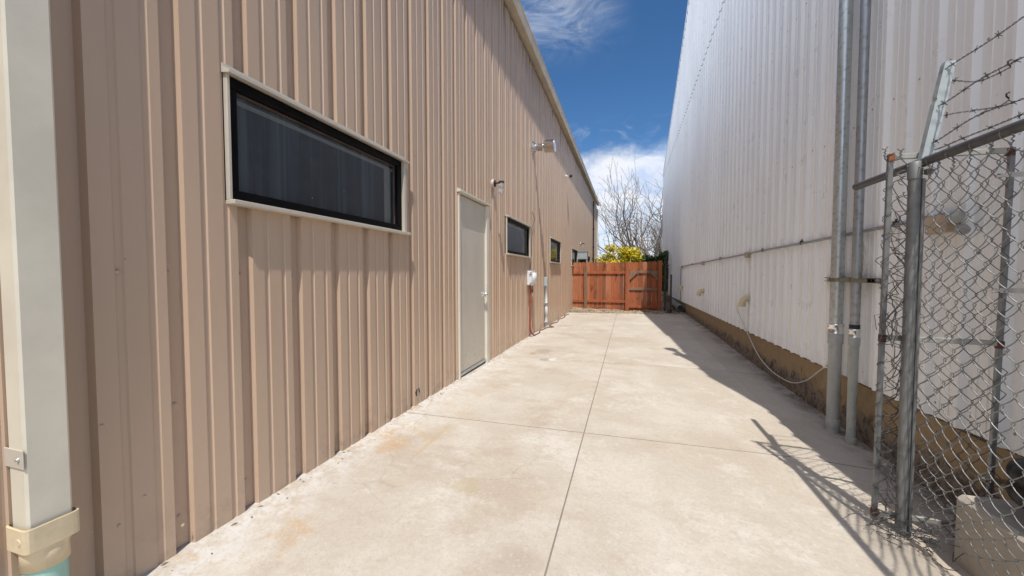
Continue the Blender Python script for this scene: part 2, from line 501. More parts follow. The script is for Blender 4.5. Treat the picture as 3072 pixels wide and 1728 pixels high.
t = MT('black corrugated plastic', (.02, .02, .022), .38); t.color(t.mix(t.step(t.noise(20, 5), .4, .8), (.012, .012, .014), (.07, .07, .075))); HOSE = t.m
PVCC = simple('yellowed plastic pipe', (.66, .55, .37), .5, 0, .12, 9)
PVCW = simple('aged white plastic', (.70, .67, .59), .45, 0, .08, 9)
MINT = simple('pale green drain pipe', (.33, .56, .47), .4, 0, .08, 6)
GREENP = simple('faded green pipe', (.20, .25, .21), .6, 0, .3, 8)
WBOX = simple('white plastic box', (.72, .73, .75), .4, 0, .05, 9)
GBOX = simple('grey enclosure paint', (.40, .44, .46), .45, 0, .1, 9)
CBOX = simple('tan junction box', (.42, .33, .25), .6, 0, .12, 14)
GCON = simple('grey conduit', (.33, .32, .31), .5, .2, .15, 12)
LCON = simple('pale grey conduit', (.55, .58, .60), .5, 0, .1, 12)
REDC = simple('red conduit', (.34, .07, .04), .55, 0, .15, 10)
BRNP = simple('dark brown pipe', (.035, .022, .02), .5, 0, .2, 10)
WIREW = simple('off white cable', (.62, .58, .52), .55, 0, .06, 20)
WIREB = simple('dark cable', (.06, .05, .045), .6, 0, .2, 20)
DKBRONZE = simple('dark bronze fitting', (.045, .028, .022), .4, .3, .2, 20)
PINK = simple('pale painted mounting box', (.60, .49, .44), .5, 0, .1, 20)
t = MT('ribbed jar glass', (.9, .9, .9), .08, 0, .6); t.b.inputs['Transmission Weight'].default_value = .85; t.b.inputs['Alpha'].default_value = 1.0
JAR = t.m
FROST = simple('lamp lens', (.38, .38, .36), .3, 0, .2, 30)
# --- wood
def wood(name, a, b, dark, wear):
    t = MT(name, a, .75, 0, .25)
    g = t.noise(6, 8, .65, t.mapped((5, 5, .35))); n = t.noise(2.4, 5, .6)
    bo = t.noise(3.5, 2, .3, t.mapped((2.1, .2, .02)))
    c = t.mix(t.step(g, .3, .7), a, b)
    c = t.mix(t.step(bo, .35, .65, 0, .45), c, tuple(x * .72 for x in a))
    c = t.mix(t.math('MULTIPLY', t.step(t.noise(4.2, 7, .7, t.mapped((2, 2, .5))), .55, .70), wear), c, dark)
    c = t.mix(t.math('MULTIPLY', t.step(t.voro(7, t.mapped((1, 1, .6))), .10, .05), .8), c, tuple(x * .35 for x in a))
    t.color(c); t.bump(g, .35, .005); return t.m
RED3 = wood('faded stained cedar', (.42, .15, .070), (.50, .20, .10), (.15, .07, .045), .8)
RED2 = wood('dark stained cedar', (.22, .078, .038), (.36, .13, .065), (.06, .03, .02), .95)
RED = wood('red stained cedar', (.36, .105, .043), (.44, .145, .065), (.10, .045, .028), .95)
WEAT = wood('weathered cedar', (.22, .13, .085), (.30, .19, .13), (.07, .045, .035), .9)
GREYW = wood('grey worn cedar', (.235, .14, .095), (.32, .205, .145), (.11, .06, .045), .8)
# --- earth, gravel, plants
t = MT('dirt', (.2, .16, .11), .95)
n = t.noise(3, 8, .7); t.color(t.mix(t.step(n, .3, .7), (.13, .10, .07), (.27, .22, .16))); t.bump(t.noise(25, 6, .7), .6, .02)
DIRT = t.m
def stones(name, a, b):
    t = MT(name, a, .85)
    n = t.noise(19, 2, .5); t.color(t.mix(t.step(n, .3, .7), a, b)); return t.m
STN = [stones('pale gravel', (.45, .37, .27), (.62, .54, .43)), stones('brown gravel', (.20, .15, .10), (.34, .27, .19)), stones('straw chips', (.42, .33, .19), (.60, .50, .33))]
BARK = MT('pale bark', (.26, .22, .19), .9); BARK.color(BARK.mix(BARK.step(BARK.noise(9, 5), .3, .7), (.15, .12, .10), (.30, .25, .215))); BARKM = BARK.m
BARKD = simple('dark bark', (.09, .07, .055), .9, 0, .3, 12)
BUDS = simple('pale buds', (.52, .47, .38), .8, 0, .25, 9)
def leaf(name, a, b, sc=3.0):
    t = MT(name, a, .6, 0, .25)
    t.color(t.mix(t.step(t.noise(sc, 4), .3, .7), a, b))
    t.b.inputs['Subsurface Weight'].default_value = 0.0
    return t.m
YEL = leaf('golden leaves', (.60, .47, .015), (.74, .62, .05))
YEL2 = leaf('green gold leaves', (.26, .27, .02), (.42, .38, .03))
JUN = leaf('juniper green', (.035, .085, .018), (.07, .14, .03))
DARKL = leaf('dark leaves', (.02, .03, .015), (.04, .05, .02))

# ------------------------------------------------------------------ terrain and drive
def zL(y): return interp(y, [(-3, 0), (1, -.005), (3.2, -.015), (5, -.04), (6.5, -.048), (8.3, -.08), (10.3, -.115), (12.6, -.133), (16, -.16)])
def zJ(y): return interp(y, [(-3, -.10), (3, -.105), (6, -.10), (9, -.085), (12.6, -.085), (16, -.1)])
def zW(y): return interp(y, [(-3, -.16), (3.4, -.150), (5.2, -.141), (6.6, -.130), (9.3, -.085), (12.6, -.072), (16, -.08)])
def zg(x, y):
    if x < 1.29: return lerp(zL(y), zJ(y), (x + 1.77) / (1.29 + 1.77))
    return lerp(zJ(y) - .006, zW(y), min(1, (x - 1.29) / .46))
XL_ = -1.77
def cj(y): return -.304 + .0047 * y

b = MB()
S = 600
b.add([(-S, -S, -.42), (S, -S, -.42), (S, S, -.42), (-S, S, -.42)], ((0, 1, 2, 3),))
b.build('ground', DIRT, kind='structure')

def slab_panel(b, x0, x1, y0, y1, nx, ny):
    """x0,x1: functions of y; y0,y1: functions of x; a slab with dropped, slightly rounded edges"""
    G = .0010; GY = .0032
    P = {}
    for j in range(ny + 1):
        for i in range(nx + 1):
            u = i / nx; v = j / ny
            yy = lerp(y0(0), y1(0), v)
            xx = lerp(x0(yy) + G, x1(yy) - G, u)
            yy = lerp(y0(xx) + GY, y1(xx) - GY, v)
            P[i, j] = Vector((xx, yy, zg(xx, yy)))
    pts = []; id_ = {}
    for k, p in P.items():
        q = p.copy()
        i, j = k
        id_[k] = len(pts)
        ins = .003
        if i == 0: q.x += ins
        if i == nx: q.x -= ins
        if j == 0: q.y += ins
        if j == ny: q.y -= ins
        pts.append(q)
    b.mi = 0
    b.add(pts, [(id_[i, j], id_[i + 1, j], id_[i + 1, j + 1], id_[i, j + 1]) for i in range(nx) for j in range(ny)], True)
    ring = [(i, 0) for i in range(nx)] + [(nx, j) for j in range(ny)] + [(i, ny) for i in range(nx, 0, -1)] + [(0, j) for j in range(ny, 0, -1)]
    n = len(ring)
    top = [pts[id_[k]] for k in ring]; e1 = [P[k] + Vector((0, 0, -.005)) for k in ring]; e2 = [P[k] + Vector((0, 0, -.09)) for k in ring]
    b.mi = 1
    b.add(top + e1, [(k, n + k, n + (k + 1) % n, (k + 1) % n) for k in range(n)])
    b.mi = 1
    b.add(e1 + e2, [(k, n + k, n + (k + 1) % n, (k + 1) % n) for k in range(n)])

b = MB()
YJ = [lambda x: -3.0, lambda x: -.1 + .075 * (x + .3), lambda x: 2.917 + .075 * (x + .29), lambda x: 5.38 + .065 * (x + .486), lambda x: 7.95 + .03 * x, lambda x: 10.4 - .01 * x, lambda x: 12.53 - .06 * (x + .35) * (1 if x < .2 else 1.0)]
XJ = [lambda y: -1.80, cj, lambda y: 1.29, lambda y: 1.775]
for i in range(3):
    for j in range(len(YJ) - 1):
        slab_panel(b, XJ[i], XJ[i + 1], YJ[j], YJ[j + 1], 6, 10)
# dirt packed into the joints
b.mi = 1
for j in range(60):
    y0, y1 = lerp(-2.9, 12.45, j / 60), lerp(-2.9, 12.45, (j + 1) / 60)
    for xa, xb in ((-1.79, -.3), (-.3, 1.29), (1.29, 1.77)):
        e_ = 1e-4
        b.add([(xa, y0, zg(xa + e_, y0) - .0055), (xb, y0, zg(xb - e_, y0) - .0055), (xb, y1, zg(xb - e_, y1) - .0055), (xa, y1, zg(xa + e_, y1) - .0055)], ((0, 1, 2, 3),))
b.build('driveway', [CONC, CONCE], kind='structure')

# bed of gravel between the slab and the fence, and the yard beyond
b = MB()
nx, ny = 40, 40
pts = []
for j in range(ny + 1):
    for i in range(nx + 1):
        x = lerp(-1.9, 2.2, i / nx); y = lerp(12.2, 17.0, j / ny)
        e = 12.5 - .06 * (x + .35)
        base = zg(min(x, 1.75), min(y, 13.0))
        hgt = interp(y - e, [(-.2, -.05), (.0, -.03), (.25, .0), (.8, .02), (3, .02)])
        hgt += interp(x, [(-1.8, .07), (-1.0, .03), (0, -.02), (.8, -.01), (1.3, .0), (1.6, .02)]) * interp(y - e, [(-.1, 0), (.4, 1)])
        hgt += .012 * (sin(x * 13 + y * 7) + sin(x * 5.3 - y * 11)) * interp(y - e, [(0, 0), (.3, 1)])
        pts.append((x, y, base + hgt))
GB = {}
b.add(pts, [(j * (nx + 1) + i, j * (nx + 1) + i + 1, (j + 1) * (nx + 1) + i + 1, (j + 1) * (nx + 1) + i) for i in range(nx) for j in range(ny)], True)
b.build('gravel_bed', DIRT, kind='structure')
def zgrav(x, y):
    i = (x + 1.9) / 4.1 * nx; j = (y - 12.2) / 4.8 * ny
    i = max(0, min(nx - 1, int(i))); j = max(0, min(ny - 1, int(j)))
    return pts[j * (nx + 1) + i][2]
b = MB()
for k in range(5200):
    x = random.uniform(-1.78, 1.72); y = 12.52 - .06 * (x + .35) + random.random() ** 1.4 * 1.5 - .03
    if random.random() < .03: y -= random.uniform(0, .25)
    r = random.uniform(.006, .019)
    z = max(zgrav(x, y), zg(min(x, 1.75), y) - .0 if y < 12.53 else -9) + r * .4
    b.mi = random.choice((0, 0, 1, 2)) if x > -.9 else random.choice((0, 2, 2))
    a = random.uniform(0, 6.28); ca, sa = cos(a), sin(a)
    ex, ey, ez = r * random.uniform(.8, 1.9), r * random.uniform(.6, 1.1), r * random.uniform(.45, .9)
    P = []
    for (u, v, w_) in ((1, 0, 0), (-1, 0, 0), (0, 1, 0), (0, -1, 0), (0, 0, 1), (.5, .6, .7), (-.5, -.5, .75)):
        u += random.uniform(-.2, .2)
        P.append((x + ca * u * ex - sa * v * ey, y + sa * u * ex + ca * v * ey, z + w_ * ez))
    b.add(P, ((0, 2, 5), (2, 1, 4), (4, 5, 2), (1, 3, 6), (3, 0, 6), (0, 5, 4), (0, 4, 6), (6, 4, 1)))
b.build('gravel', STN, label='loose pale gravel and straw coloured chips along the foot of the red wooden fence', kind='stuff')

b = MB()
for k in range(900):
    y = random.uniform(.6, 12.4)
    if random.random() < .45: x = XL_ + abs(random.gauss(0, .035)) + .012
    else: x = 1.765 - abs(random.gauss(0, .05))
    r = random.uniform(.0025, .008)
    z = zg(x, y)
    a = random.uniform(0, 6.28)
    e = Vector((cos(a), sin(a), random.uniform(-.1, .3))) * r * random.uniform(1, 2.2); f = Vector((-sin(a), cos(a), random.uniform(-.2, .2))) * r * .8
    p = Vector((x, y, z + r * .35)); b.mi = random.choice((0, 1, 1, 2))
    b.add([p - e, p + f, p + e, p - f, p + Vector((0, 0, r * .7))], ((0, 1, 4), (1, 2, 4), (2, 3, 4), (3, 0, 4)))
b.build('grit', STN, label='grit, dead leaf bits and chips along the foot of both walls', kind='stuff')

# ------------------------------------------------------------------ tan building (left)
XL = -1.77
PL = .3005
def eave(y): return 5.10 + .0098 * y
def recess_profile():
    # (fraction of the pitch, depth behind the face)
    return [(0.0, 0.0), (.012, -.030), (.220, -.0305), (.247, 0.0),
            (.455, 0.0), (.466, -.0055), (.535, -.0057), (.550, 0.0),
            (.785, 0.0), (.796, -.0055), (.865, -.0057), (.880, 0.0)]
def panel_sheet(b, y0, y1, prof, pitch, phase, x0, zb, zt, holes, bands=(), sgn=1):
    ys = []
    k0 = int(floor((y0 - phase) / pitch)) - 1; k1 = int(floor((y1 - phase) / pitch)) + 1
    for k in range(k0, k1 + 1):
        for (f, d) in prof: ys.append((phase + (k + f) * pitch, d))
    ys.sort()
    def depth(y):
        return interp(y, ys)
    Y = [p[0] for p in ys if y0 < p[0] < y1] + [y0, y1]
    for h in holes: Y += [v for v in h[:2] if y0 < v < y1]
    Y = sorted(set(round(v, 5) for v in Y))
    Z = sorted(set([h[2] for h in holes] + [h[3] for h in holes] + list(bands)))
    def zlist(y): return [zb(y)] + [z for z in Z if zb(y0) + .02 < z < min(zt(y0), zt(y1)) - .02] + [zt(y)]
    for a, c in zip(Y, Y[1:]):
        if c - a < 1e-5: continue
        da, dc = depth(a), depth(c)
        za, zc = zlist(a), zlist(c)
        for i in range(len(za) - 1):
            my = (a + c) / 2; mz = (za[i] + za[i + 1] + zc[i] + zc[i + 1]) / 4
            if any(h[0] < my < h[1] and h[2] < mz < h[3] for h in holes): continue
            q = [(x0 + sgn * da, a, za[i]), (x0 + sgn * dc, c, zc[i]), (x0 + sgn * dc, c, zc[i + 1]), (x0 + sgn * da, a, za[i + 1])]
            b.add(q if sgn > 0 else q[::-1], ((0, 1, 2, 3),))
    return depth

YL0, YL1 = -2.5, 24.7
WIN = [(1.335, 2.80, 1.495, 2.085), (5.66, 7.12, 1.465, 2.045), (9.22, 10.72, 1.44, 2.03), (13.15, 14.60, 1.42, 2.01), (18.5, 19.95, 1.40, 2.0)]
DY0, DY1, DZ0, DZ1 = 3.90, 4.80, -.03, 2.055
holes = [(a, c, z0, z1) for a, c, z0, z1 in WIN] + [(DY0, DY1, -.2, DZ1)]
tan_b = thing('metal_building', 'tan ribbed metal building with black slot windows and a beige door', 'building', (-1.77, 1.0, 0))
b = MB()
PHL = 1.086
dL = panel_sheet(b, YL0, YL1, recess_profile(), PL, PHL, XL, lambda y: zL(y) - .035, lambda y: eave(y) + .02, [h if h[2] > -.1 else (h[0], h[1], -9, h[3]) for h in holes])
# foot of the wall and the closing sides of the block
b.mi = 1
def screw(b, x, y, z, nx, r=.0062):
    b.lathe((x, y, z), (nx, 0, 0), ((0, r * 1.3), (.0012, r * 1.25), (.0014, r * .75), (.0035, r * .66), (.0042, r * .3)), 8)
for k in range(0, 45):
    for row, zz in enumerate((.145, .62, 1.16, 2.55, 3.35, 4.2)):
        y = PHL + (k + .09) * PL + random.uniform(-.006, .006)
        if row == 1 and k % 2: continue
        z = zz + random.uniform(-.012, .012) + zL(y) * .5
        if any(h[0] - .03 < y < h[1] + .03 and h[2] - .04 < z < h[3] + .04 for h in holes): continue
        screw(b, XL - .0302, y, z, 1)
for y, z in ((.905, .235), (.985, .30), (1.115, .10), (.93, 1.165), (.87, .62), (.74, 2.55)):
    screw(b, XL - .001, y, z, 1)
b.mi = 0
b.box((-14, YL0 - .02, -.3), (XL - .034, YL0, 5.1))
b.box((-14, YL1, -.4), (XL - .02, YL1 + .02, 5.34))
b.box((-14.02, YL0, -.4), (-14, YL1, 5.1))
b.build('wall', [TAN, SCREW], tan_b)
# dark room side so that no light leaks round the openings
b = MB()
b.box((-2.2, YL0, -.3), (-2.18, YL1, 5.0))
b.build('inner_wall', BLACK, tan_b)
# roof sheet
b = MB()
for k in range(1):
    P = [(-1.70, YL0 - .15, eave(YL0) + .13), (-1.70, YL1 + .15, eave(YL1) + .13), (-8, YL1 + .15, eave(YL1) + 1.15), (-8, YL0 - .15, eave(YL0) + 1.15), (-14.2, YL1 + .15, eave(YL1) + .15), (-14.2, YL0 - .15, eave(YL0) + .15)]
    Q = [(x, y, z + .04) for x, y, z in P]
    b.add(P + Q, ((0, 1, 2, 3), (3, 2, 4, 5), (6, 9, 8, 7), (9, 11, 10, 8), (0, 6, 7, 1), (4, 10, 11, 5), (0, 3, 9, 6), (1, 7, 8, 2), (3, 5, 11, 9), (2, 8, 10, 4)))
b.build('roof', WHITE, tan_b)
# gutter: box section with a rolled lip, in lengths with a joint
b = MB()
def gut(y0, y1, grow=0.0):
    prof = [(-1.765, .065), (-1.645, .045), (-1.640, .050), (-1.612, .150), (-1.600, .158), (-1.597, .172), (-1.606, .182), (-1.620, .178), (-1.622, .165), (-1.65, .06), (-1.765, .075)]
    prof = [(x + (grow if x > -1.7 else 0), z - grow) for x, z in prof]
    A = [(x, y0, eave(y0) + z) for x, z in prof]; B = [(x, y1, eave(y1) + z) for x, z in prof]
    n = len(prof)
    b.add(A + B, [(i, (i + 1) % n, n + (i + 1) % n, n + i) for i in range(n)])
    b.add(A, (tuple(range(n)),)); b.add(B, (tuple(range(n))[::-1],))
yy = YL0
for y1 in (-.2, 3.0, 6.2, 9.4, 12.6, 15.8, 19.0, 22.2, YL1 + .12):
    gut(yy, y1 - .002)
    gut(y1 - .06, y1 - .01, .003)
    yy = y1
b.build('gutter', GUTT, tan_b)

def window(y0, y1, z0, z1, label=None):
    """black frame set back in the wall, cream flashing round it"""
    x = XL
    fr = .05
    b = MB()
    # frame: four bars set back, with a brown bead
    b.box((x - .045, y0 + .02, z1 - .065), (x + .006, y1 - .02, z1 - .018), .003)
    b.box((x - .045, y0 + .02, z0 + .012), (x + .006, y1 - .02, z0 + .055), .003)
    b.box((x - .045, y0 + .02, z0 + .055), (x + .006, y0 + .062, z1 - .065), .003)
    b.box((x - .045, y1 - .078, z0 + .055), (x + .006, y1 - .02, z1 - .065), .003)
    b.mi = 1
    b.box((x - .040, y0 + .062, z1 - .073), (x - .020, y1 - .078, z1 - .065))
    b.box((x - .040, y1 - .086, z0 + .055), (x - .020, y1 - .078, z1 - .073))
    fo = b.build('window', [BLACK, BROWN], tan_b, label)
    b = MB()
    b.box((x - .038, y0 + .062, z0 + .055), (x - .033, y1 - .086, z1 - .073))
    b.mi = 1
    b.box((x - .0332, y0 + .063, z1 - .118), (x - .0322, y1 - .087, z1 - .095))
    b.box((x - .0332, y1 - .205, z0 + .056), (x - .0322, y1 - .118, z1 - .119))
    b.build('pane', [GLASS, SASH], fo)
    b = MB()
    # head flashing with a sloped drip, jambs and a thick sill
    A = [(x - .01, z1 + .030), (x + .004, z1 + .030), (x + .006, z1 + .014), (x + .046, z1 - .004), (x + .046, z1 - .017), (x + .040, z1 - .017), (x - .01, z1 - .010)]
    ya, yb = y0 - .004, y1 + .05
    n = len(A)
    b.add([(p, ya, q) for p, q in A] + [(p, yb, q) for p, q in A], [(i, n + i, n + (i + 1) % n, (i + 1) % n) for i in range(n)] + [tuple(range(n)), tuple(range(n, 2 * n))[::-1]])
    b.box((x - .01, y0 + .006, z0 + .004), (x + .016, y0 + .021, z1 - .010), .002)
    b.box((x - .01, y1 - .020, z0 + .004), (x + .030, y1 + .016, z1 - .010), .002)
    b.box((x - .01, y0 + .004, z0 - .018), (x + .046, y1 + .048, z0 + .004), .003)
    b.build('trim', CREAM, fo)
    return fo
for i, (a, c, z0, z1) in enumerate(WIN):
    window(a, c, z0, z1)
# door
b = MB()
b.box((XL - .055, DY0 + .03, .03), (XL - .012, DY1 - .045, DZ1 - .02), .003)
door = b.build('door', DOOR, tan_b)
b = MB()
b.box((XL - .07, DY0 - .012, -.05), (XL + .016, DY0 + .026, DZ1 - .015), .003)
b.box((XL - .07, DY1 - .043, -.05), (XL + .020, DY1 + .055, DZ1 - .015), .003)
A = [(XL - .07, DZ1 + .040), (XL + .006, DZ1 + .036), (XL + .044, DZ1 + .018), (XL + .044, DZ1 - .004), (XL - .07, DZ1 - .010)]
n = len(A)
b.add([(p, DY0 - .03, q) for p, q in A] + [(p, DY1 + .07, q) for p, q in A], [(i, n + i, n + (i + 1) % n, (i + 1) % n) for i in range(n)] + [tuple(range(n)), tuple(range(n, 2 * n))[::-1]])
b.build('door_frame', DOORF, door)
b = MB()
b.box((XL - .06, DY0 + .028, -.005), (XL + .004, DY1 - .044, .026), .003)
b.build('threshold', galv('aluminium threshold', (.45, .48, .47), .4, .8, 40), door)
b = MB()
b.box((XL - .06, DY0 - .005, -.12), (XL - .006, DY1 + .0, -.008))
b.build('door_step', simple('dark sill base', (.13, .10, .08), .9, 0, .2, 12), door)
b = MB()
ky, kz = 4.675, .885
b.lathe((XL - .012, ky, kz), (1, 0, 0), ((0, .033), (.006, .033), (.010, .020), (.022, .012), (.030, .016), (.040, .027), (.055, .030), (.066, .022), (.070, .006)), 18)
b.build('handle', BRIGHT, door)
b = MB()
b.box((XL - .012, DY1 - .043, .86), (XL - .004, DY1 - .042, .92))
# black gouge low on the wall beside the joint
b = MB()
for (dy, dz, r) in ((0, 0, .016), (.012, .018, .012), (.004, -.022, .013), (.05, .01, .012), (.056, -.008, .010), (.045, .026, .008)):
    b.lathe((XL + .0005, 2.985 + dy, .10 + dz), (1, 0, 0), ((0, r), (.0015, r * .8)), 7)
b.build('scuff_mark', RUBBER, tan_b)
# far corner trim
b = MB()
b.box((XL - .10, YL1 - .12, -.3), (XL + .008, YL1 + .03, 5.30))
b.build('corner_trim', CREAM, tan_b)

# ------------------------------------------------------------------ downspout (near left)
ds = thing('downspout', 'cream rectangular downspout running into a pale green drain pipe', 'downspout', (-1.715, .70, 0))
b = MB()
b.box((-1.762, .652, .385), (-1.682, .750, 5.1), .006)
b.build('pipe', simple('cream downspout paint', (.67, .625, .515), .42, 0, .08, 3), ds)
b = MB()
b.box((-1.772, .6475, .583), (-1.680, .6515, .640), .0015)
st = b.build('strap', CREAM, ds)
b = MB()
b.lathe((-1.700, .6475, .612), (0, -1, 0), ((0, .007), (.002, .007), (.003, .0045), (.006, .004)), 8)
b.build('screw', GALV, st)
# moulded adapter: rectangular collar above, round sleeve below
b = MB()
def ring_rect(cx, cy, hx, hy, z, n=56, p=9.0):
    o = []
    for k in range(n):
        a = 2 * pi * k / n
        ca, sa = cos(a), sin(a)
        r = (abs(ca / hx) ** p + abs(sa / hy) ** p) ** (-1 / p)
        o.append((cx + r * ca, cy + r * sa, z))
    return o
def loft(b, rings, smooth=True, capt=True):
    n = len(rings[0])
    P = [q for r in rings for q in r]
    b.add(P, [(i * n + k, i * n + (k + 1) % n, (i + 1) * n + (k + 1) % n, (i + 1) * n + k) for i in range(len(rings) - 1) for k in range(n)], smooth)
    if capt:
        b.add(rings[0], (tuple(range(n))[::-1],)); b.add(rings[-1], (tuple(range(n)),))
cx, cy = -1.722, .701
loft(b, [ring_rect(cx, cy, .053, .061, .402), ring_rect(cx, cy, .053, .061, .332)], False, False)
loft(b, [ring_rect(cx, cy, .049, .057, .335), ring_rect(cx, cy, .049, .057, .405)], False, False)
b.add(ring_rect(cx, cy, .053, .061, .402) + ring_rect(cx, cy, .049, .057, .402), [(k, 56 + k, 56 + (k + 1) % 56, (k + 1) % 56) for k in range(56)])
loft(b, [ring_rect(cx, cy, .053, .061, .332), ring_rect(cx, cy, .047, .052, .325, 56, 3), ring_rect(cx, cy, .051, .051, .310, 56, 2), ring_rect(cx, cy, .052, .052, .262, 56, 2), ring_rect(cx, cy, .045, .045, .262, 56, 2)], True, False)
b.lathe((cx + .02, cy - .0605, .365), (0, -1, 0), ((0, .012), (.002, .011)), 12)
b.build('adapter', PVCC, ds)
b = MB()
b.cyl((cx, cy, -.05), (cx, cy, .30), .047, 24)
b.build('drain_pipe', MINT, ds)

# ------------------------------------------------------------------ wall lamps
def wall_lamp(y, z, label):
    r = thing('wall_lamp', label, 'wall lamp', (XL, y, z - .16), 'jar lamps on the tan wall')
    b = MB(); b.lathe((XL - .002, y, z), (1, 0, 0), ((0, .056), (.030, .056), (.034, .052)), 20)
    b.cyl((XL + .014, y - .01, z + .05), (XL + .014, y - .01, z + .068), .008, 8)
    b.build('mounting_box', PINK, r)
    b = MB(); b.lathe((XL + .034, y, z), (1, 0, 0), ((0, .050), (.006, .050), (.012, .038), (.016, .02)), 20)
    b.tube([(XL + .045, y, z), (XL + .08, y, z + .006), (XL + .10, y, z + .004)], .011, 8)
    xj = XL + .131
    b.lathe((xj, y, z + .030), (0, 0, -1), ((0, .030), (.004, .037), (.030, .039), (.032, .030)), 18)
    b.build('bracket', DKBRONZE, r)
    b = MB()
    pr = [(0, .030)]
    for k in range(9):
        pr += [(.008 + k * .013, .036), (.0145 + k * .013, .0338)]
    pr += [(.130, .034), (.142, .026), (.148, .012)]
    b.lathe((xj, y, z - .002), (0, 0, -1), pr, 18)
    b.build('glass_jar', JAR, r)
    b = MB(); b.sphere((xj, y, z - .055), .018, 8, 6, (1, 1, 1.5)); b.build('bulb', FROST, r)
wall_lamp(5.03, 2.39, 'jar glass lamp on a dark bracket just right of the beige door')
wall_lamp(15.75, 2.35, 'small jar glass lamp on the far stretch of tan wall above the wooden fence')

# ------------------------------------------------------------------ exhaust vent
ev = thing('exhaust_vent', 'shiny metal exhaust pipe with a drum cap sticking straight out of the tan wall', 'vent', (XL, 7.46, 3.5))
zc = 3.63; yc = 7.46
b = MB(); b.lathe((XL - .004, yc, zc), (1, 0, 0), ((0, .125), (.006, .125), (.010, .10), (.05, .083), (.055, .076)), 24); b.build('flange', BRIGHT, ev)
b = MB(); b.lathe((XL + .05, yc, zc), (1, 0, 0), ((0, .070), (.14, .070), (.142, .073), (.152, .073), (.154, .070), (.24, .070)), 28); b.build('pipe', CHROME, ev)
b = MB()
b.lathe((XL + .235, yc, zc), (1, 0, 0), ((0, .075), (.0, .112), (.008, .118), (.182, .118), (.192, .124), (.200, .120), (.202, .08)), 32)
cap = b.build('cap', CHROME, ev)
b = MB()
for a0 in (60, 85, 110):
    a = radians(a0)
    c0 = Vector((XL + .325, yc - cos(a) * .1185, zc + sin(a) * .1185))
    tz = Vector((0, sin(a), cos(a)))
    b.obox(c0, (.065, 0, 0), tz * .010, Vector((0, -cos(a), sin(a))) * .001)
b.build('slot', RUBBER, cap)

# ------------------------------------------------------------------ camera on the wall
sc_ = thing('security_camera', 'small white bullet camera with a black face high on the tan wall', 'camera', (XL, 11.75, 4.0))
b = MB(); b.lathe((XL, 11.75, 4.10), (1, 0, 0), ((0, .045), (.02, .045), (.03, .02), (.075, .016)), 14); b.build('bracket', WBOX, sc_)
b = MB(); b.lathe((XL + .11, 11.90, 4.115), (.25, -1, -.12), ((0, .03), (.01, .048), (.21, .048), (.22, .044)), 16); cb = b.build('body', WBOX, sc_)
b = MB(); d_ = Vector((.25, -1, -.12)).normalized(); b.lathe(Vector((XL + .11, 11.90, 4.115)) + d_ * .218, d_, ((0, .046), (.006, .044), (.007, .015)), 16); b.build('lens', RUBBER, cb)

# ------------------------------------------------------------------ boxes and conduits on the tan wall
eb = thing('electrical_box', 'white plastic electrical box with latches on the tan wall below the second window', 'electrical box', (XL, 7.05, .9))
b = MB(); b.box((XL, 6.97, .935), (XL + .085, 7.22, 1.205), .008); b.build('body', WBOX, eb)
b = MB(); b.box((XL + .0855, 6.965, .93), (XL + .10, 7.225, 1.21), .004)
loft(b, [[(XL + .10, 7.0 + .19 * (1 - cos(pi * k / 10)) / 2, .97) for k in range(11)], [(XL + .10 + .055 * sin(pi * k / 10), 7.0 + .19 * (1 - cos(pi * k / 10)) / 2, .972) for k in range(11)], [(XL + .10 + .055 * sin(pi * k / 10), 7.0 + .19 * (1 - cos(pi * k / 10)) / 2, 1.17) for k in range(11)], [(XL + .10, 7.0 + .19 * (1 - cos(pi * k / 10)) / 2, 1.172) for k in range(11)]], True, False)
b.build('lid', WBOX, eb)
for z in (1.16, .975):
    b = MB(); b.box((XL + .068, 6.955, z - .022), (XL + .095, 6.966, z + .018), .002); b.box((XL + .05, 6.953, z - .03), (XL + .068, 6.965, z - .012), .002); b.build('latch', GCON, eb)
b = MB()
b.tube(catmull([(XL + .045, 7.07, .935), (XL + .045, 7.06, .5), (XL + .04, 7.07, .15), (XL + .05, 7.11, .03), (XL + .07, 7.24, zg(XL + .07, 7.24) + .02)]), .017, 10)
b.cyl((XL + .045, 7.06, .62), (XL + .045, 7.06, .66), .020, 10); b.cyl((XL + .041, 7.065, .24), (XL + .041, 7.065, .27), .020, 10)
b.build('red_conduit', REDC, eb, label=None)
b = MB(); b.tube(catmull([(XL + .06, 7.16, .935), (XL + .065, 7.18, .84), (XL + .06, 7.16, .79), (XL + .05, 7.14, .86)]), .008, 8); b.build('cable', WIREB, eb)
b = MB()
pp = []
for k in range(30):
    y = 7.2 + k * .165
    pp.append((XL + .06 + .03 * sin(k * .9) + (.02 if k % 3 == 0 else 0) + (.09 if 8.55 < y < 8.75 else 0), y, zg(XL + .06, y) + .014))
b.tube(catmull(pp, 3), .010, 7)
b.build('cable', simple('faded red cable', (.20, .095, .065), .75, 0, .25, 14), label='faded red cable lying along the foot of the tan wall', cat='cable')
b = MB(); b.tube(catmull([(XL + .004, 7.36, 2.36), (XL + .012, 7.40, 2.33), (XL + .03, 7.47, 2.22), (XL + .02, 7.42, 2.14), (XL + .006, 7.36, 2.06), (XL + .004, 7.35, 1.9), (XL + .004, 7.30, 1.5), (XL + .01, 7.16, 1.25)]), .006, 6)
b.build('cable', WIREB, label='thin dark cable loop on the tan wall beside the second window', cat='cable')

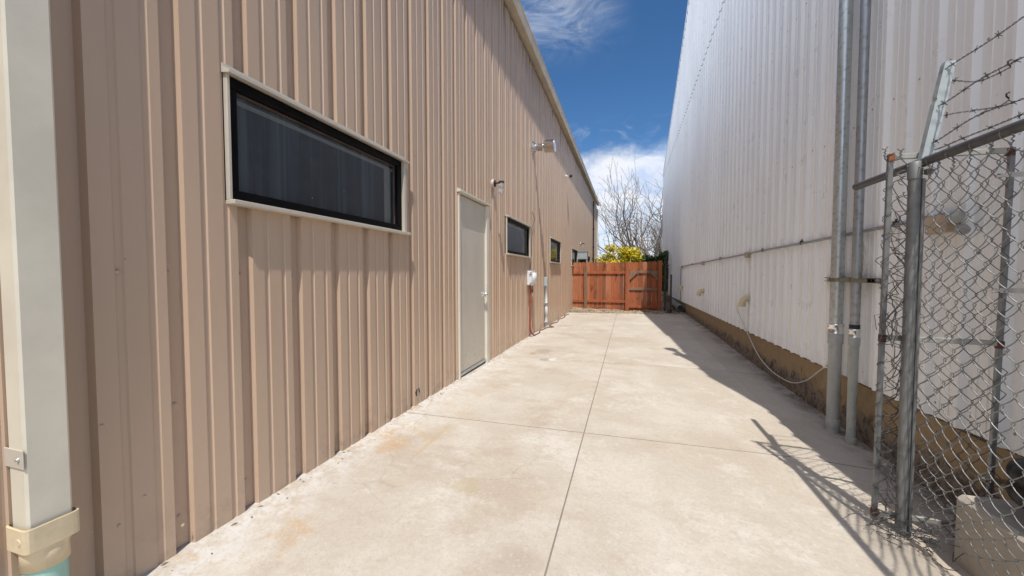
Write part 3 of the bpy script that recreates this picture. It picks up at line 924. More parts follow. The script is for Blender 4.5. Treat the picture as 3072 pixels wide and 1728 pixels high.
wc = thing('conduit', 'pale grey conduit riser with a small box on top standing against the tan wall', 'conduit', (XL, 8.65, -.08))
b = MB(); b.box((XL - .002, 8.55, .868), (XL + .075, 8.67, 1.075), .006); b.build('box', GBOX, wc)
b = MB()
xc, ycc = XL + .04, 8.61
prof = [(-.10, .034), (-.02, .034), (-.015, .030), (.10, .030), (.105, .036), (.16, .036), (.165, .030), (.30, .030), (.305, .035), (.49, .035), (.495, .030), (.56, .030), (.565, .034), (.60, .034), (.605, .028), (.93, .028), (.935, .033), (.985, .033)]
b.lathe((xc, ycc, -.11), (0, 0, 1), prof, 16)
b.build('pipe', LCON, wc)
for z in (.03, .46):
    b = MB(); b.box((XL - .002, ycc - .055, z), (XL + .074, ycc + .055, z + .028), .003); b.build('clamp', GALV, wc)

mb_ = thing('meter_box', 'grey metal meter box on the tan wall showing just above the wooden fence', 'meter box', (XL, 14.9, 1.5))
b = MB(); b.box((XL, 14.8, 1.69), (XL + .36, 15.25, 1.99), .01); b.box((XL - .01, 14.78, 1.985), (XL + .38, 15.27, 2.01)); b.build('body', GBOX, mb_)
b = MB(); b.box((XL + .06, 14.9, 1.35), (XL + .30, 15.15, 1.69), .01); b.build('lower_box', BRNP, mb_)
b = MB(); b.cyl((XL + .10, 14.95, -.1), (XL + .10, 14.95, 1.36), .025, 10); b.build('conduit', BRNP, mb_)
b = MB(); b.cyl((XL + .06, 21.6, -.2), (XL + .06, 21.6, 5.12), .035, 10)
for z in (3.55, 2.55, 1.9, 4.85): b.cyl((XL + .06, 21.6, z), (XL + .06, 21.6, z + .08), .05, 10)
b.build('drainpipe', BRNP, label='dark brown vertical pipe near the far corner of the tan building', cat='pipe')
b = MB(); b.box((XL - .02, YL1 + .04, -.2), (XL + .07, YL1 + .14, 5.2), .01); b.build('drainpipe', CREAM, label='white downspout on the far corner of the tan building', cat='downspout')

# ------------------------------------------------------------------ white building (right)
XR = 1.75
PR = .238
def zbot(y): return .336 - .0056 * y
TOP = [(1.45, 2.50), (1.5, 2.55), (1.95, 2.98), (2.45, 3.05), (2.60, 4.7), (2.70, 5.1), (3.43, 5.5), (5.2, 5.95), (12.6, 9.40), (15.5, 8.03), (19.86, 6.26), (20.45, 5.95)]
def ztop(y): return interp(y, TOP)
def rib_profile():
    return [(0.0, 0.0), (.085, .027), (.165, .0275), (.25, 0.0), (.47, 0.0), (.485, .0045), (.515, .0045), (.53, 0.0), (.73, 0.0), (.745, .0045), (.775, .0045), (.79, 0.0)]
YR0, YR1 = 1.45, 20.4
PHR = 4.243 + .045
wb = thing('metal_building', 'tall white ribbed metal building with an ochre foundation along the right side of the drive', 'building', (1.8, 3.0, -.15))
b = MB()
def zlap(y): return 6.60 - .037 * y + .03
dR = panel_sheet(b, YR0, YR1, rib_profile(), PR, PHR, XR, zbot, lambda y: min(ztop(y), zlap(y) + .03) if y > 6.8 else ztop(y), [], (), -1)
def dRR(y): return dR(y)
b2 = MB()
ya = [y for y in (2.105, 2.67)]
# upper sheet laps 3 mm over the lower one
b.mi = 0
panel_sheet(b, 6.8, YR1, rib_profile(), PR, PHR, XR - .0035, zlap, ztop, [], (), -1)

b.mi = 2
panel_sheet(b, 7.0, YR1, rib_profile(), PR, PHR, XR - .0048, lambda y: zlap(y) - .012, lambda y: zlap(y) + .002, [], (), -1)
b.mi = 1
for k in range(-9, 66):
    y = PHR + (k - .13) * PR
    for zz in (zbot(y) + .085,):
        screw(b, XR, y + random.uniform(-.004, .004), zz + random.uniform(-.006, .006), -1, .006)
    if k % 2 == 0 or y < 5:
        for zz in (1.25, 2.35, 3.9, 5.2):
            z = zz + random.uniform(-.03, .03)
            if z < ztop(y) - .1: screw(b, XR, y, z, -1, .006)
b.mi = 0
b.box((XR + .004, YR1 - .02, -.2), (13, YR1, 5.9))
b.box((XR + .004, YR0, -.2), (13, YR0 + .02, 2.45))
b.build('wall', [WHITE, SCREWG, STRUT], wb)
# roof over the whole depth of the block
b = MB()
for (y0, z0), (y1, z1) in zip(TOP, TOP[1:]):
    b.add([(XR + .002, y0, z0), (13, y0, z0), (13, y1, z1), (XR + .002, y1, z1)], ((0, 1, 2, 3),))
b.box((13, YR0, -.3), (13.02, YR1, 9.0))
b.build('roof', WHITE, wb)
# rake trim, then a black strip for the shaded gaps under it
b = MB()
RK = [p for p in TOP if p[0] >= 5.2]
for (y0, z0), (y1, z1) in zip(RK, RK[1:]):
    d_ = Vector((0, y1 - y0, z1 - z0)); n_ = Vector((0, -(z1 - z0), y1 - y0)).normalized()
    c_ = Vector((XR - .016, (y0 + y1) / 2, (z0 + z1) / 2)) + n_ * .02
    b.obox(c_, (.018, 0, 0), d_ / 2, n_ * .055)
b.build('rake_trim', WHITE, wb)
b = MB()
for (y0, z0), (y1, z1) in zip(RK, RK[1:]):
    b.obox((XR - .006, (y0 + y1) / 2, (z0 + z1) / 2 - .052), (.008, 0, 0), (0, (y1 - y0) / 2, (z1 - z0) / 2), (0, 0, .016))  # dark strip stands in for shade in the gaps between ribs
b.build('gap_shade_strip', RUBBER, wb)
b = MB()
b.box((XR + .022, YR0, -.4), (XR + .25, YR1, .36))
b.build('foundation', FOUND, wb)
# dark ragged strip where the sheet meets the wall
b = MB()
yy = YR0
while yy < 14:
    L_ = random.uniform(.03, .16)
    z = zbot(yy) - .004
    b.box((XR + .010, yy, z - random.uniform(.004, .02)), (XR + .0215, yy + L_, z + .02))
    yy += L_ + random.uniform(-.01, .02)
b.build('sealant', simple('perished sealant', (.10, .075, .05), .9, 0, .3, 20), wb)
# lower sheets start in steps at the three outlets
for (ya_, yb_) in ((9.86, 13.15), (6.42, 9.80), (3.2, 6.36)):
    b = MB()
    panel_sheet(b, ya_ - .0, yb_, rib_profile(), PR, PHR, XR - .003, lambda y: zbot(y) - .004, lambda y: 1.500 - .0104 * y, [], (), -1)
    b.build('lower_panel', WHITE, wb)

# ------------------------------------------------------------------ standpipes
def ring(b, x, y, z0, z1, r, n=24): b.lathe((x, y, z0), (0, 0, 1), ((0, r), (z1 - z0, r)), n)
p1 = thing('standpipe', 'thicker of the two galvanised standpipes rising against the white wall', 'standpipe', (1.65, 3.735, -.16), 'standpipes against the white wall')
x, y, r = 1.65, 3.735, .0445
b = MB(); ring(b, x, y, .70, 6.0, r, 28); b.build('pipe', GALV, p1)
b = MB(); b.lathe((x, y, 5.93), (0, 0, 1), ((0, .047), (.02, .095), (.20, .095), (.25, .03)), 20); b.build('shadow_cap', GALV, p1)  # unseen drum cap added to broaden the pipe's shadow on the slab
b = MB(); b.lathe((x, y, .585), (0, 0, 1), ((0, .050), (.085, .051), (.087, .0475)), 26); ring(b, x, y, .59, .60, .0525); b.build('sleeve', PVCG, p1)
b = MB(); b.lathe((x, y, .668), (0, 0, 1), ((0, .0525), (.008, .0535), (.010, .0505), (.064, .0505), (.066, .0545), (.080, .0545), (.083, .046)), 26); b.build('collar', BRIGHT, p1)
b = MB(); ring(b, x, y, -.04, .60, .0445); b.build('lower_pipe', PVCG, p1)
b = MB(); b.lathe((x, y, -.20), (0, 0, 1), ((0, .047), (.075, .048), (.083, .0455), (.09, .049), (.160, .0505), (.165, .046)), 26); b.build('hub', PVCG, p1)
p2 = thing('standpipe', 'thinner of the two galvanised standpipes, the one with a black rubber sleeve', 'standpipe', (1.665, 3.50, -.16), 'standpipes against the white wall')
x, y, r = 1.665, 3.50, .030
b = MB(); ring(b, x, y, .74, 5.65, r); b.build('pipe', galv('dull galvanised pipe', (.34, .36, .38), .40, .75, 26), p2)
b = MB(); b.lathe((x, y, 5.60), (0, 0, 1), ((0, .032), (.02, .075), (.18, .075), (.22, .02)), 20); b.build('shadow_cap', GALV, p2)  # likewise added out of view, thickens the thinner pipe's shadow
b = MB(); ring(b, x, y, .735, .772, .0325); b.build('rubber_sleeve', RUBBER, p2)
b = MB(); b.lathe((x, y, .672), (0, 0, 1), ((0, .037), (.006, .038), (.008, .035), (.048, .035), (.050, .039), (.064, .038), (.068, .032)), 22); b.build('collar', BRIGHT, p2)
b = MB(); b.lathe((x, y, .612), (0, 0, 1), ((0, .0355), (.058, .036), (.06, .033)), 22); b.build('sleeve', PVCG, p2)
b = MB(); ring(b, x, y, -.09, .62, .030); b.build('lower_pipe', PVCG, p2)
b = MB(); b.lathe((x, y, -.20), (0, 0, 1), ((0, .033), (.046, .034), (.052, .031), (.058, .034), (.11, .035), (.113, .031)), 22); b.build('hub', PVCG, p2)
sb = thing('pipe_bracket', 'dark slotted strut bracket clamping the two standpipes to the white wall', 'bracket', (1.72, 3.6, 1.08))
b = MB()
for zz in (1.089, 1.121): b.box((1.697, 3.28, zz - .001), (1.74, 4.06, zz + .001))
b.box((1.735, 3.28, 1.088), (1.738, 4.06, 1.122)); b.box((1.697, 3.28, 1.088), (1.699, 4.06, 1.094)); b.box((1.697, 3.28, 1.116), (1.699, 4.06, 1.122))
b.mi = 1
for k in range(8):
    yy = 3.32 + k * .045
    b.lathe((1.7349, yy, 1.105), (-1, 0, 0), ((0, .008), (.0005, .008)), 10)
b.build('strut', [STRUT, simple('strut holes', (.55, .53, .5), .7)], sb)
for (x, y, r) in ((1.65, 3.735, .0445), (1.665, 3.50, .030)):
    b = MB()
    pp = [(1.70, y + r + .035)] + [(x - cos(a) * (r + .002), y + sin(a) * (r + .002)) for a in [radians(v) for v in range(95, -96, -15)]] + [(1.70, y - r - .035)]
    for (xa, ya_), (xb, yb_) in zip(pp, pp[1:]):
        b.add([(xa, ya_, 1.089), (xb, yb_, 1.089), (xb, yb_, 1.121), (xa, ya_, 1.121)], ((0, 1, 2, 3), (3, 2, 1, 0)))
    b.lathe((1.70, y + r + .028, 1.105), (-.6, .2, 0), ((0, .014), (.02, .014), (.022, .008), (.04, .007)), 8)
    b.build('clamp', galv('yellowed clamp', (.42, .40, .30), .35, .8, 30), sb)

# conduit along the white wall
def zc_(y): return 1.517 - .0104 * y
cw = thing('wall_conduit', 'thin grey conduit running along the white wall with a drop at its far end', 'conduit', (1.72, 8, .3))
b = MB()
pp = [(XR - .030, 2.78, zc_(2.78))] + [(XR - .030, yy, zc_(yy) - .006 * abs(sin(yy * 1.1))) for yy in [3 + .5 * i for i in range(21)]] + [(XR - .030, 13.38, zc_(13.38)), (XR - .030, 13.45, zc_(13.4) - .02), (XR - .030, 13.47, zc_(13.4) - .08), (XR - .030, 13.47, .9), (XR - .028, 13.44, .6), (XR - .03, 13.46, .27)]
b.tube(pp, .0125, 8)
b.build('pipe', GCON, cw)
for yy in (13.12, 9.80, 6.39):
    b = MB(); z = zc_(yy) - .018
    b.box((XR - .062, yy - .055, z - .045), (XR - .004, yy + .055, z + .035), .004); bx = b.build('box', CBOX, cw)
    b = MB(); b.cyl((XR - .032, yy - .055, z + .018), (XR - .032, yy - .095, z + .018), .018, 10); b.cyl((XR - .03, yy - .11, z - .02), (XR - .03, yy - .055, z - .02), .014, 8); b.build('fitting', BRIGHT, bx)
for yy in (3.18, 4.6, 5.75, 8.1, 11.3):
    b = MB(); b.box((XR - .045, yy - .012, zc_(yy) - .018), (XR - .014, yy + .012, zc_(yy) + .02), .002); b.cyl((XR - .03, yy, zc_(yy) + .02), (XR - .03, yy, zc_(yy) + .035), .006, 6); b.build('strap', STRUT, cw)
# outlet elbows
for i, (yy, zz, lab) in enumerate(((13.05, .735, 'farthest of the three yellowed outlet elbows on the white wall, by the conduit drop'), (9.72, .755, 'middle of the three yellowed outlet elbows on the white wall'), (6.31, .795, 'nearest and largest looking yellowed outlet elbow, with a white cable hanging from it'))):
    b = MB()
    P = [(XR + .01, yy, zz), (XR - .05, yy, zz)]
    for a in range(0, 91, 15):
        P.append((XR - .05 - .065 * sin(radians(a)), yy, zz - .065 * (1 - cos(radians(a)))))
    P.append((XR - .115, yy, zz - .105))
    b.tube(P, .043, 18)
    b.tube([(XR - .115, yy, zz - .060), (XR - .115, yy, zz - .122)], .048, 18)
    b.tube([(XR - .02, yy, zz), (XR - .06, yy, zz)], .047, 18)
    b.mi = 1; b.lathe((XR - .115, yy, zz - .1225), (0, 0, -1), ((0, .042), (.0006, .042)), 16)
    b.build('outlet_elbow', [PVCC, RUBBER], label=lab, cat='pipe elbow', group='outlet elbows on the white wall')
# cables
b = MB()
b.tube(catmull([(XR - .115, 6.31, .70), (XR - .10, 6.62, .62), (XR - .03, 6.40, .33), (XR - .02, 6.07, .14), (XR - .02, 5.78, .03), (XR - .02, 5.45, -.03), (XR - .02, 5.1, -.045), (XR - .02, 4.76, -.015), (XR - .02, 4.45, .09), (XR - .02, 4.2, .24), (XR - .02, 4.05, .335), (XR - .025, 3.95, .40)], 8), .0065, 7)
b.build('cable', WIREW, label='off white cable sagging from the nearest outlet elbow across the foundation to the standpipes', cat='cable')
b = MB()
b.tube(catmull([(XR - .012, 3.68, 1.47), (XR - .03, 3.60, 1.455), (XR - .04, 3.53, 1.40), (XR - .04, 3.50, 1.33), (XR - .04, 3.51, 1.22), (XR - .03, 3.57, 1.145), (XR - .02, 3.63, 1.14)], 7), .006, 6)
b.tube(catmull([(XR - .03, 3.62, 1.44), (XR - .045, 3.535, 1.38), (XR - .045, 3.49, 1.28), (XR - .05, 3.50, 1.15), (XR - .05, 3.53, 1.05), (XR - .03, 3.60, .92), (XR - .02, 3.66, .84)], 7), .006, 6)
b.tube(catmull([(XR - .015, 3.66, 1.33), (XR - .03, 3.56, 1.31), (XR - .035, 3.52, 1.25), (XR - .03, 3.56, 1.17)], 6), .005, 6)
b.build('cable', WIREW, label='looped off white cable hanging behind the thinner standpipe', cat='cable')
# flood light by the fence
fl = thing('flood_light', 'grey flood light on a tan junction box seen through the chain link fence', 'flood light', (1.72, 2.7, 1.36))
b = MB(); b.box((XR - .07, 2.70, 1.385), (XR - .004, 2.86, 1.485), .006); b.build('junction_box', CBOX, fl)
b = MB(); b.tube(catmull([(XR - .04, 2.70, 1.45), (XR - .07, 2.66, 1.45), (XR - .085, 2.64, 1.46)]), .014, 8); b.lathe((XR - .05, 2.70, 1.475), (-.35, -1, -.25), ((0, .018), (.02, .030), (.075, .036), (.085, .034)), 18); b.build('housing', GBOX, fl)
b = MB(); d_ = Vector((-.35, -1, -.25)).normalized(); b.lathe(Vector((XR - .05, 2.70, 1.475)) + d_ * .084, d_, ((0, .033), (.004, .029), (.006, .01)), 18); b.build('lens', FROST, fl)
b = MB(); b.lathe((XR - .05, 2.63, 1.405), (-.3, -.8, -.6), ((0, .018), (.015, .026), (.04, .028), (.046, .022)), 16); b.build('sensor', GCON, fl)

# ------------------------------------------------------------------ chain link fencing
def chain_mesh(b, org, ud, nd, wid, z0, z1, hw, hh, r, n=5, bow=.006, dist=None, barbs=True, seg=4, skip=None):
    """zigzag wires, each hooked into its neighbour; org: foot of the first wire, ud: along, nd: normal"""
    ud = Vector(ud).normalized(); nd = Vector(nd).normalized(); org = Vector(org)
    nw = int(wid / hw); nr = int((z1 - z0) / hh)
    for k in range(nw):
        line = []
        for j in range(nr + 1):
            side = (j + k) % 2
            u = (k + side) * hw + (.0028 if side else -.0028)
            wv = (.0035 if side else -.0035)
            v = z0 + j * hh
            p = (u, wv, v)
            if line:
                q = line[-1]
                for s_ in range(1, seg):
                    f = s_ / seg
                    bowv = bow * sin(pi * f) * (1 if side else -1)
                    line.append((lerp(q0[0], p[0], f), lerp(q0[1], p[1], f) + bowv, lerp(q0[2], p[2], f) - .12 * bow * sin(pi * f)))
            line.append(p); q0 = p
        P = []
        for (u, wv, v) in line:
            du, dw, dv = dist(u, v) if dist else (0, 0, 0)
            P.append(org + ud * (u + du) + nd * (wv + dw) + Vector((0, 0, v + dv)))
        if skip and skip(k): continue
        b.tube(P, r, n, False)
        if barbs and k % 2 == 0:
            top = P[-1]
            tl = Vector((random.uniform(-.004, .004), random.uniform(-.004, .004), 0))
            h1 = random.uniform(.028, .045)
            tw = []
            for i in range(13):
                a = i * 1.25
                tw.append(top + tl * (i / 12) + Vector((0, 0, h1 * i / 12)) + ud * (.0035 * cos(a)) + nd * (.0035 * sin(a)))
            b.tube(tw, r * 1.15, 5, False)
            e = top + tl + Vector((0, 0, h1))
            for sg in (-1, 1):
                b.tube([e, e + ud * (sg * random.uniform(.010, .017)) + nd * random.uniform(-.008, .008) + Vector((0, 0, random.uniform(.006, .02)))], r * 1.05, 5)

PX, PY = 1.30, 2.285
cf = thing('chain_link_fence', 'chain link fence with a dark top rail and a barbed wire arm', 'fence', (PX, PY, -.12))
b = MB(); b.cyl((PX, PY, -.2), (PX, PY, 1.64), .0225, 20)
b.build('post', GALVP, cf)
b = MB(); b.box((PX + .021, PY - .018, -.17), (PX + .034, PY + .002, 1.60), .003); b.build('tension_bar', GALVP, cf)
b = MB(); b.lathe((PX, PY, 1.60), (0, 0, 1), ((0, .026), (.075, .027), (.08, .023)), 18)
b.box((PX + .026, PY - .035, 1.615), (PX + .05, PY - .010, 1.64), .003)
b.cyl((PX + .038, PY - .055, 1.627), (PX + .038, PY - .02, 1.627), .005, 8)
b.build('brace_band', GALVP, cf)
b = MB(); b.cyl((1.332, 2.83, 1.680), (1.332, -1.0, 1.672), .0205, 16); b.lathe((1.332, 2.83, 1.680), (0, 1, 0), ((0, .022), (.004, .020), (.010, .008)), 14)
b.build('top_rail', galv('dark weathered rail', (.085, .085, .09), .5, .3, 25), cf)
b = MB()
A0 = Vector((PX + .028, PY + .002, 1.675)); A1 = Vector((PX + .120, PY + .03, 2.135))
ax = (A1 - A0).normalized()
def arm_section(c, wdt):
    f = Vector((.95, -.30, 0)).normalized(); g = Vector((-.30, -.95, 0)).normalized()
    return [c - f * wdt * .42, c - f * wdt * .22 + g * .022, c + f * wdt * .58 + g * .012, c + f * wdt * .58 + g * .008, c - f * wdt * .20 + g * .017, c - f * wdt * .38]
rings = []
for tt, wd in ((0, .048), (.30, .049), (.585, .051), (.62, .047), (.66, .049), (.97, .048), (1.0, .042)):
    rings.append([tuple(q) for q in arm_section(A0.lerp(A1, tt) + Vector((.004 if .6 < tt < .64 else 0, 0, 0)), wd)])
loft(b, rings, False)
b.build('barb_arm', galv('white galvanised arm', (.33, .37, .385), .55, .25, 26), cf)
# mesh of the near run
b = MB()
def dist1(u, v):
    f = interp(u, [(0, .2), (.25, 1), (3, 1)])
    w1 = .012 * sin(v * 5.1 + u * 2.0) * f + .018 * sin(v * 2.3 + 1.0) * f - .02 * interp(v, [(0, 1), (.35, .4), (.8, 0)]) * sin(u * 6)
    du = .008 * sin(v * 7 + u * 3)
    dv = .010 * sin(u * 9 + v * 2) + interp(v, [(0, .07 + .05 * sin(u * 7)), (.4, 0), (2, 0)])
    return du, w1, dv
chain_mesh(b, (1.345, 2.262, -.13), (0, -1, 0), (1, 0, 0), 2.0, .02, 1.80, .045, .0525, .0021, 5, .0075, dist1)
for (yy) in (2.22, 2.11, 1.99, 1.86, 1.74, 1.55, 1.35):
    P = [(1.332 + .0235 * cos(a) + .004, yy + .006 * a, 1.675 + .0235 * sin(a)) for a in [i * .5 for i in range(-2, 9)]]
    P.append((1.37, yy + .05, 1.64))
    b.tube(P, .0018, 5, False)
for k in range(9):
    P = [Vector((1.31 + random.uniform(-.03, .03), 2.30 + random.uniform(-.02, .06), 1.66 + random.uniform(-.05, .03)))]
    for i in range(5): P.append(P[-1] + Vector((random.uniform(-.028, .028), random.uniform(-.03, .03), random.uniform(-.022, .018))))
    b.tube(catmull(P, 4), .0017, 5, False)
b.build('mesh', GALVW, cf)

# gap panel between the post and the wall
gp = thing('fence_panel', 'narrow rusty cornered panel of crumpled chain link closing the gap to the white wall', 'fence panel', (1.40, 2.30, -.1))
GYP = 2.315
b = MB(); b.obox((1.214, GYP, .825), (.0105, 0, 0), (0, .0085, 0), (.006, 0, .90), .002); b.build('upright', GALVP, gp)
b = MB(); b.obox((1.652, GYP, .86), (.0095, 0, 0), (0, .009, 0), (.010, 0, .86), .002); b.build('upright', galv('dark galvanised upright', (.22, .23, .24), .45, .6, 30), gp)
for z in (1.715, .84, -.04):
    b = MB(); b.obox((1.433, GYP - .001, z), (.208, 0, -.003), (0, .007, 0), (0, 0, .0125), .002); b.build('rail', galv('dull panel rail', (.34, .34, .31), .55, .4, 30), gp)
for (x, z) in ((1.222, 1.715), (1.656, 1.705), (1.214, .84), (1.652, .83), (1.208, -.035)):
    b = MB(); b.obox((x, GYP - .001, z), (.0125, 0, 0), (0, .0105, 0), (0, 0, .018), .002); b.build('corner_weld', RUST if z > 1.71 else RUSTD, gp)
for (x, z) in ((1.652, 1.60), (1.652, .20), (1.652, 1.08)):
    b = MB(); b.box((x - .019, GYP - .018, z - .011), (x + .07, GYP - .014, z + .011)); b.cyl((x - .05, GYP - .012, z - .004), (x - .012, GYP - .012, z), .006, 8); b.lathe((x - .030, GYP - .012, z - .002), (-1, 0, 0), ((0, .011), (.010, .011)), 6); b.build('clamp', BRIGHT, gp)
b = MB()
def dist2(u, v):
    c_ = interp(u, [(0, 0), (.05, 1), (.12, .9), (.2, .15), (.5, .1)])
    return (.022 * sin(v * 9.0 + u * 20) * c_ + .01 * sin(v * 23) * c_, .03 * sin(v * 6.5 + u * 14) * c_ - .01, .026 * sin(v * 4.1 + u * 31) * c_)
chain_mesh(b, (1.195, GYP - .022, -.12), (1, 0, 0), (0, -1, 0), .50, .02, 1.86, .040, .0505, .0020, 5, .005, dist2)
# second, crumpled layer hooked over the left upright
def dist3(u, v):
    return (.030 * sin(v * 11 + u * 17) + .018 * sin(v * 29 + 2), .028 * sin(v * 8 + u * 11) - .03, .035 * sin(v * 5 + u * 40 + 1))
chain_mesh(b, (1.225, GYP - .04, -.10), (1, 0, 0), (0, -1, 0), .115, .0, 1.55, .034, .047, .0019, 5, .006, dist3, False)
def dist5(u, v):
    return (.026 * sin(v * 7 + u * 27 + 2) + .014 * sin(v * 37), .03 * sin(v * 10 + u * 19 + 4) - .045, .03 * sin(v * 6 + u * 33))
chain_mesh(b, (1.235, GYP - .03, -.10), (1, 0, 0), (0, -1, 0), .08, .0, 1.70, .026, .043, .0018, 5, .006, dist5, False)
for k in range(14):
    z = .05 + k * .125 + random.uniform(-.02, .02)
    a0 = random.uniform(-.3, .3)
    P = [(1.216 + .016 * cos(a) * 1.15, GYP - .002 + .013 * sin(a), z + .008 * a) for a in [a0 + i * .6 for i in range(11)]]
    b.tube(P, .0017, 5, False)
b.tube([(1.24, GYP - .03, .80), (1.19, GYP - .045, .965), (1.155, GYP - .05, .955), (1.165, GYP - .05, .885)], .0018, 5, False)
b.build('mesh', GALVD, gp)
# loose tangle of cut mesh at the foot
b = MB()
for k in range(34):
    p = Vector((1.20 + random.uniform(-.02, .16), 2.25 + random.uniform(-.16, .04), zg(1.25, 2.2) + random.uniform(.008, .09)))
    P = [p]
    for i in range(random.randint(3, 6)):
        q = P[-1] + Vector((random.uniform(-.055, .055), random.uniform(-.05, .05), random.uniform(-.03, .03)))
        q.z = max(q.z, zg(q.x, q.y) + .004)
        P.append(q)
    b.tube(catmull(P, 4), .0016, 5, False)
b.build('wire_tangle', GALVD, label='tangle of loose cut fence wire on the concrete at the chain link post', cat='wire')

# barbed wire
def barbed(name_label, P, step=.115, r=.0015):
    pts = catmull(P, 10)
    L = [0]
    for a, c_ in zip(pts, pts[1:]): L.append(L[-1] + (c_ - a).length)
    b = MB()
    for ph in (0, pi):
        Q = []
        n = int(L[-1] / .006)
        for i in range(n + 1):
            s_ = L[-1] * i / n
            j = 0
            while j < len(L) - 2 and L[j + 1] < s_: j += 1
            f = (s_ - L[j]) / max(1e-6, L[j + 1] - L[j])
            p = pts[j].lerp(pts[j + 1], f); tn = (pts[j + 1] - pts[j]).normalized()
            u = tn.cross(Vector((0, 0, 1)));
            u = u.normalized() if u.length > .05 else Vector((1, 0, 0))
            v = tn.cross(u)
            a = s_ * 2 * pi / .055 + ph
            Q.append(p + .0022 * (cos(a) * u + sin(a) * v))
        b.tube(Q, r, 5, False)
    s_ = .05
    while s_ < L[-1]:
        j = 0
        while j < len(L) - 2 and L[j + 1] < s_: j += 1
        p = pts[j].lerp(pts[j + 1], (s_ - L[j]) / max(1e-6, L[j + 1] - L[j])); tn = (pts[j + 1] - pts[j]).normalized()
        for q in range(2):
            dv = Vector((random.uniform(-1, 1), random.uniform(-1, 1), random.uniform(-1, 1))).cross(tn).normalized() * .015 + tn * random.uniform(-.006, .006)
            b.tube([p - dv, p + dv], .0013, 5)
        b.tube([p + tn * (.0012 * (i - 5)) + .0042 * (cos(i * 1.3) * tn.orthogonal().normalized() + sin(i * 1.3) * tn.cross(tn.orthogonal().normalized())) for i in range(11)], .0014, 5, False)
        s_ += step * random.uniform(.85, 1.15)
    return b.build('barbed_wire', GALVD, label=name_label, cat='barbed wire', group='barbed wire strands on the barb arm')
def wrap(z, xc):
    return []
top = Vector((PX + .125, PY + .0, 2.12))
barbed('barbed wire strand from the tip of the barb arm, the topmost one', [(PX + .085, PY + .02, 2.085), (PX + .125, PY - .03, 2.115), (PX + .10, PY - .25, 2.098), (PX + .085, PY - .6, 2.105), (PX + .08, PY - 1.4, 2.09)])
barbed('barbed wire strand running forward from the middle of the barb arm', [(PX + .060, PY + .02, 1.925), (PX + .085, PY - .035, 1.935), (PX + .07, PY - .25, 1.945), (PX + .06, PY - .55, 1.93), (PX + .06, PY - 1.4, 1.93)])
barbed('barbed wire strand running forward from the foot of the barb arm', [(PX + .030, PY + .01, 1.755), (PX + .06, PY - .03, 1.765), (PX + .055, PY - .25, 1.795), (PX + .05, PY - .55, 1.775), (PX + .05, PY - 1.4, 1.78)])
barbed('slack barbed wire strand going from the arm to the higher hook on the white wall', [(PX + .115, PY + .03, 2.06), (PX + .17, PY + .05, 2.055), (PX + .25, PY + .06, 2.045), (PX + .34, PY + .10, 2.08), (XR - .01, 2.44, 2.135)])
barbed('slack barbed wire strand going from the arm to the lower hook on the white wall', [(PX + .09, PY + .03, 1.885), (PX + .16, PY + .05, 1.905), (PX + .26, PY + .06, 1.915), (PX + .36, PY + .10, 1.935), (XR - .01, 2.44, 1.985)])
barbed('barbed wire strand lying along the top of the mesh behind the dark top rail', [(PX + .075, PY + .02, 1.88), (PX + .072, PY + .015, 1.80), (PX + .07, PY + .01, 1.735), (PX + .10, PY - .12, 1.745), (PX + .10, PY - .32, 1.745), (PX + .09, PY - .7, 1.75)])
for z in (2.135, 1.985):
    b = MB(); b.tube([(XR + .0, 2.44, z), (XR - .02, 2.437, z), (XR - .032, 2.433, z + .008), (XR - .035, 2.43, z + .020), (XR - .024, 2.43, z + .026), (XR - .014, 2.43, z + .016)], .0035, 7)
    b.lathe((XR - .010, 2.44, z), (-1, 0, 0), ((0, .009), (.003, .009)), 8)
    b.build('eye_hook', STRUT, label='higher steel eye hook in the white wall holding barbed wire' if z > 2.05 else 'lower steel eye hook in the white wall holding barbed wire', cat='hook', group='eye hooks in the white wall')

# ------------------------------------------------------------------ concrete block with black hose
b = MB()
b.box((1.415, .2, -.25), (1.735, 2.165, .185), .018)
b.build('concrete_block', BLOCK, label='long pale concrete block lying behind the chain link fence against the foundation', cat='concrete block')
b = MB()
# coil of corrugated hose
P = []
for i in range(150):
    a = -2.3 + i * .085
    rr = .150 + .004 * sin(a * 2)
    P.append((1.585 + rr * cos(a) * .60, 1.88 + rr * sin(a), .185 + .060 + .0052 * i * .085 * 2.2))
P = catmull(P, 3)
rs = [.052 + .0055 * sin(i * 2.1) for i in range(len(P))]
b.tube(P, rs, 16)
b.build('corrugated_hose', HOSE, label='black corrugated plastic hose coiled on top of the concrete block', cat='hose')

# ------------------------------------------------------------------ wooden fence and gate
FY = 13.5
wf = thing('wooden_fence', 'red stained board fence closing off the far end of the drive', 'fence', (-.7, FY, -.12))
def boards(b, x0, x1, zt, rail_y, wdt=.141, mats=None):
    x = x0
    while x < x1 - .03:
        wd = min(wdt + random.uniform(-.004, .004), x1 - x)
        zb_ = zgrav(x + wd / 2, FY) - .015 + random.uniform(0, .015)
        z1 = zt(x) + random.uniform(-.012, .012)
        g = random.choice((.004, .006, .006, .010))
        y = FY + random.uniform(0, .004)
        a, c_ = x + g / 2, x + wd - g / 2
        hw = (c_ - a) / 2; xm = (a + c_) / 2
        prof = [(a, zb_), (c_, zb_), (c_, z1 - .028), (c_ - .012, z1 - .012), (xm + hw * .45, z1 - .003), (xm, z1), (xm - hw * .45, z1 - .003), (a + .012, z1 - .012), (a, z1 - .028)]
        n = len(prof)
        b.mi = random.choice((0, 0, 0, 1, 2))
        b.add([(p, y, q) for p, q in prof] + [(p, y + .017, q) for p, q in prof], [tuple(range(n)), tuple(range(n, 2 * n))[::-1]] + [(i, n + i, n + (i + 1) % n, (i + 1) % n) for i in range(n)])
        x += wd
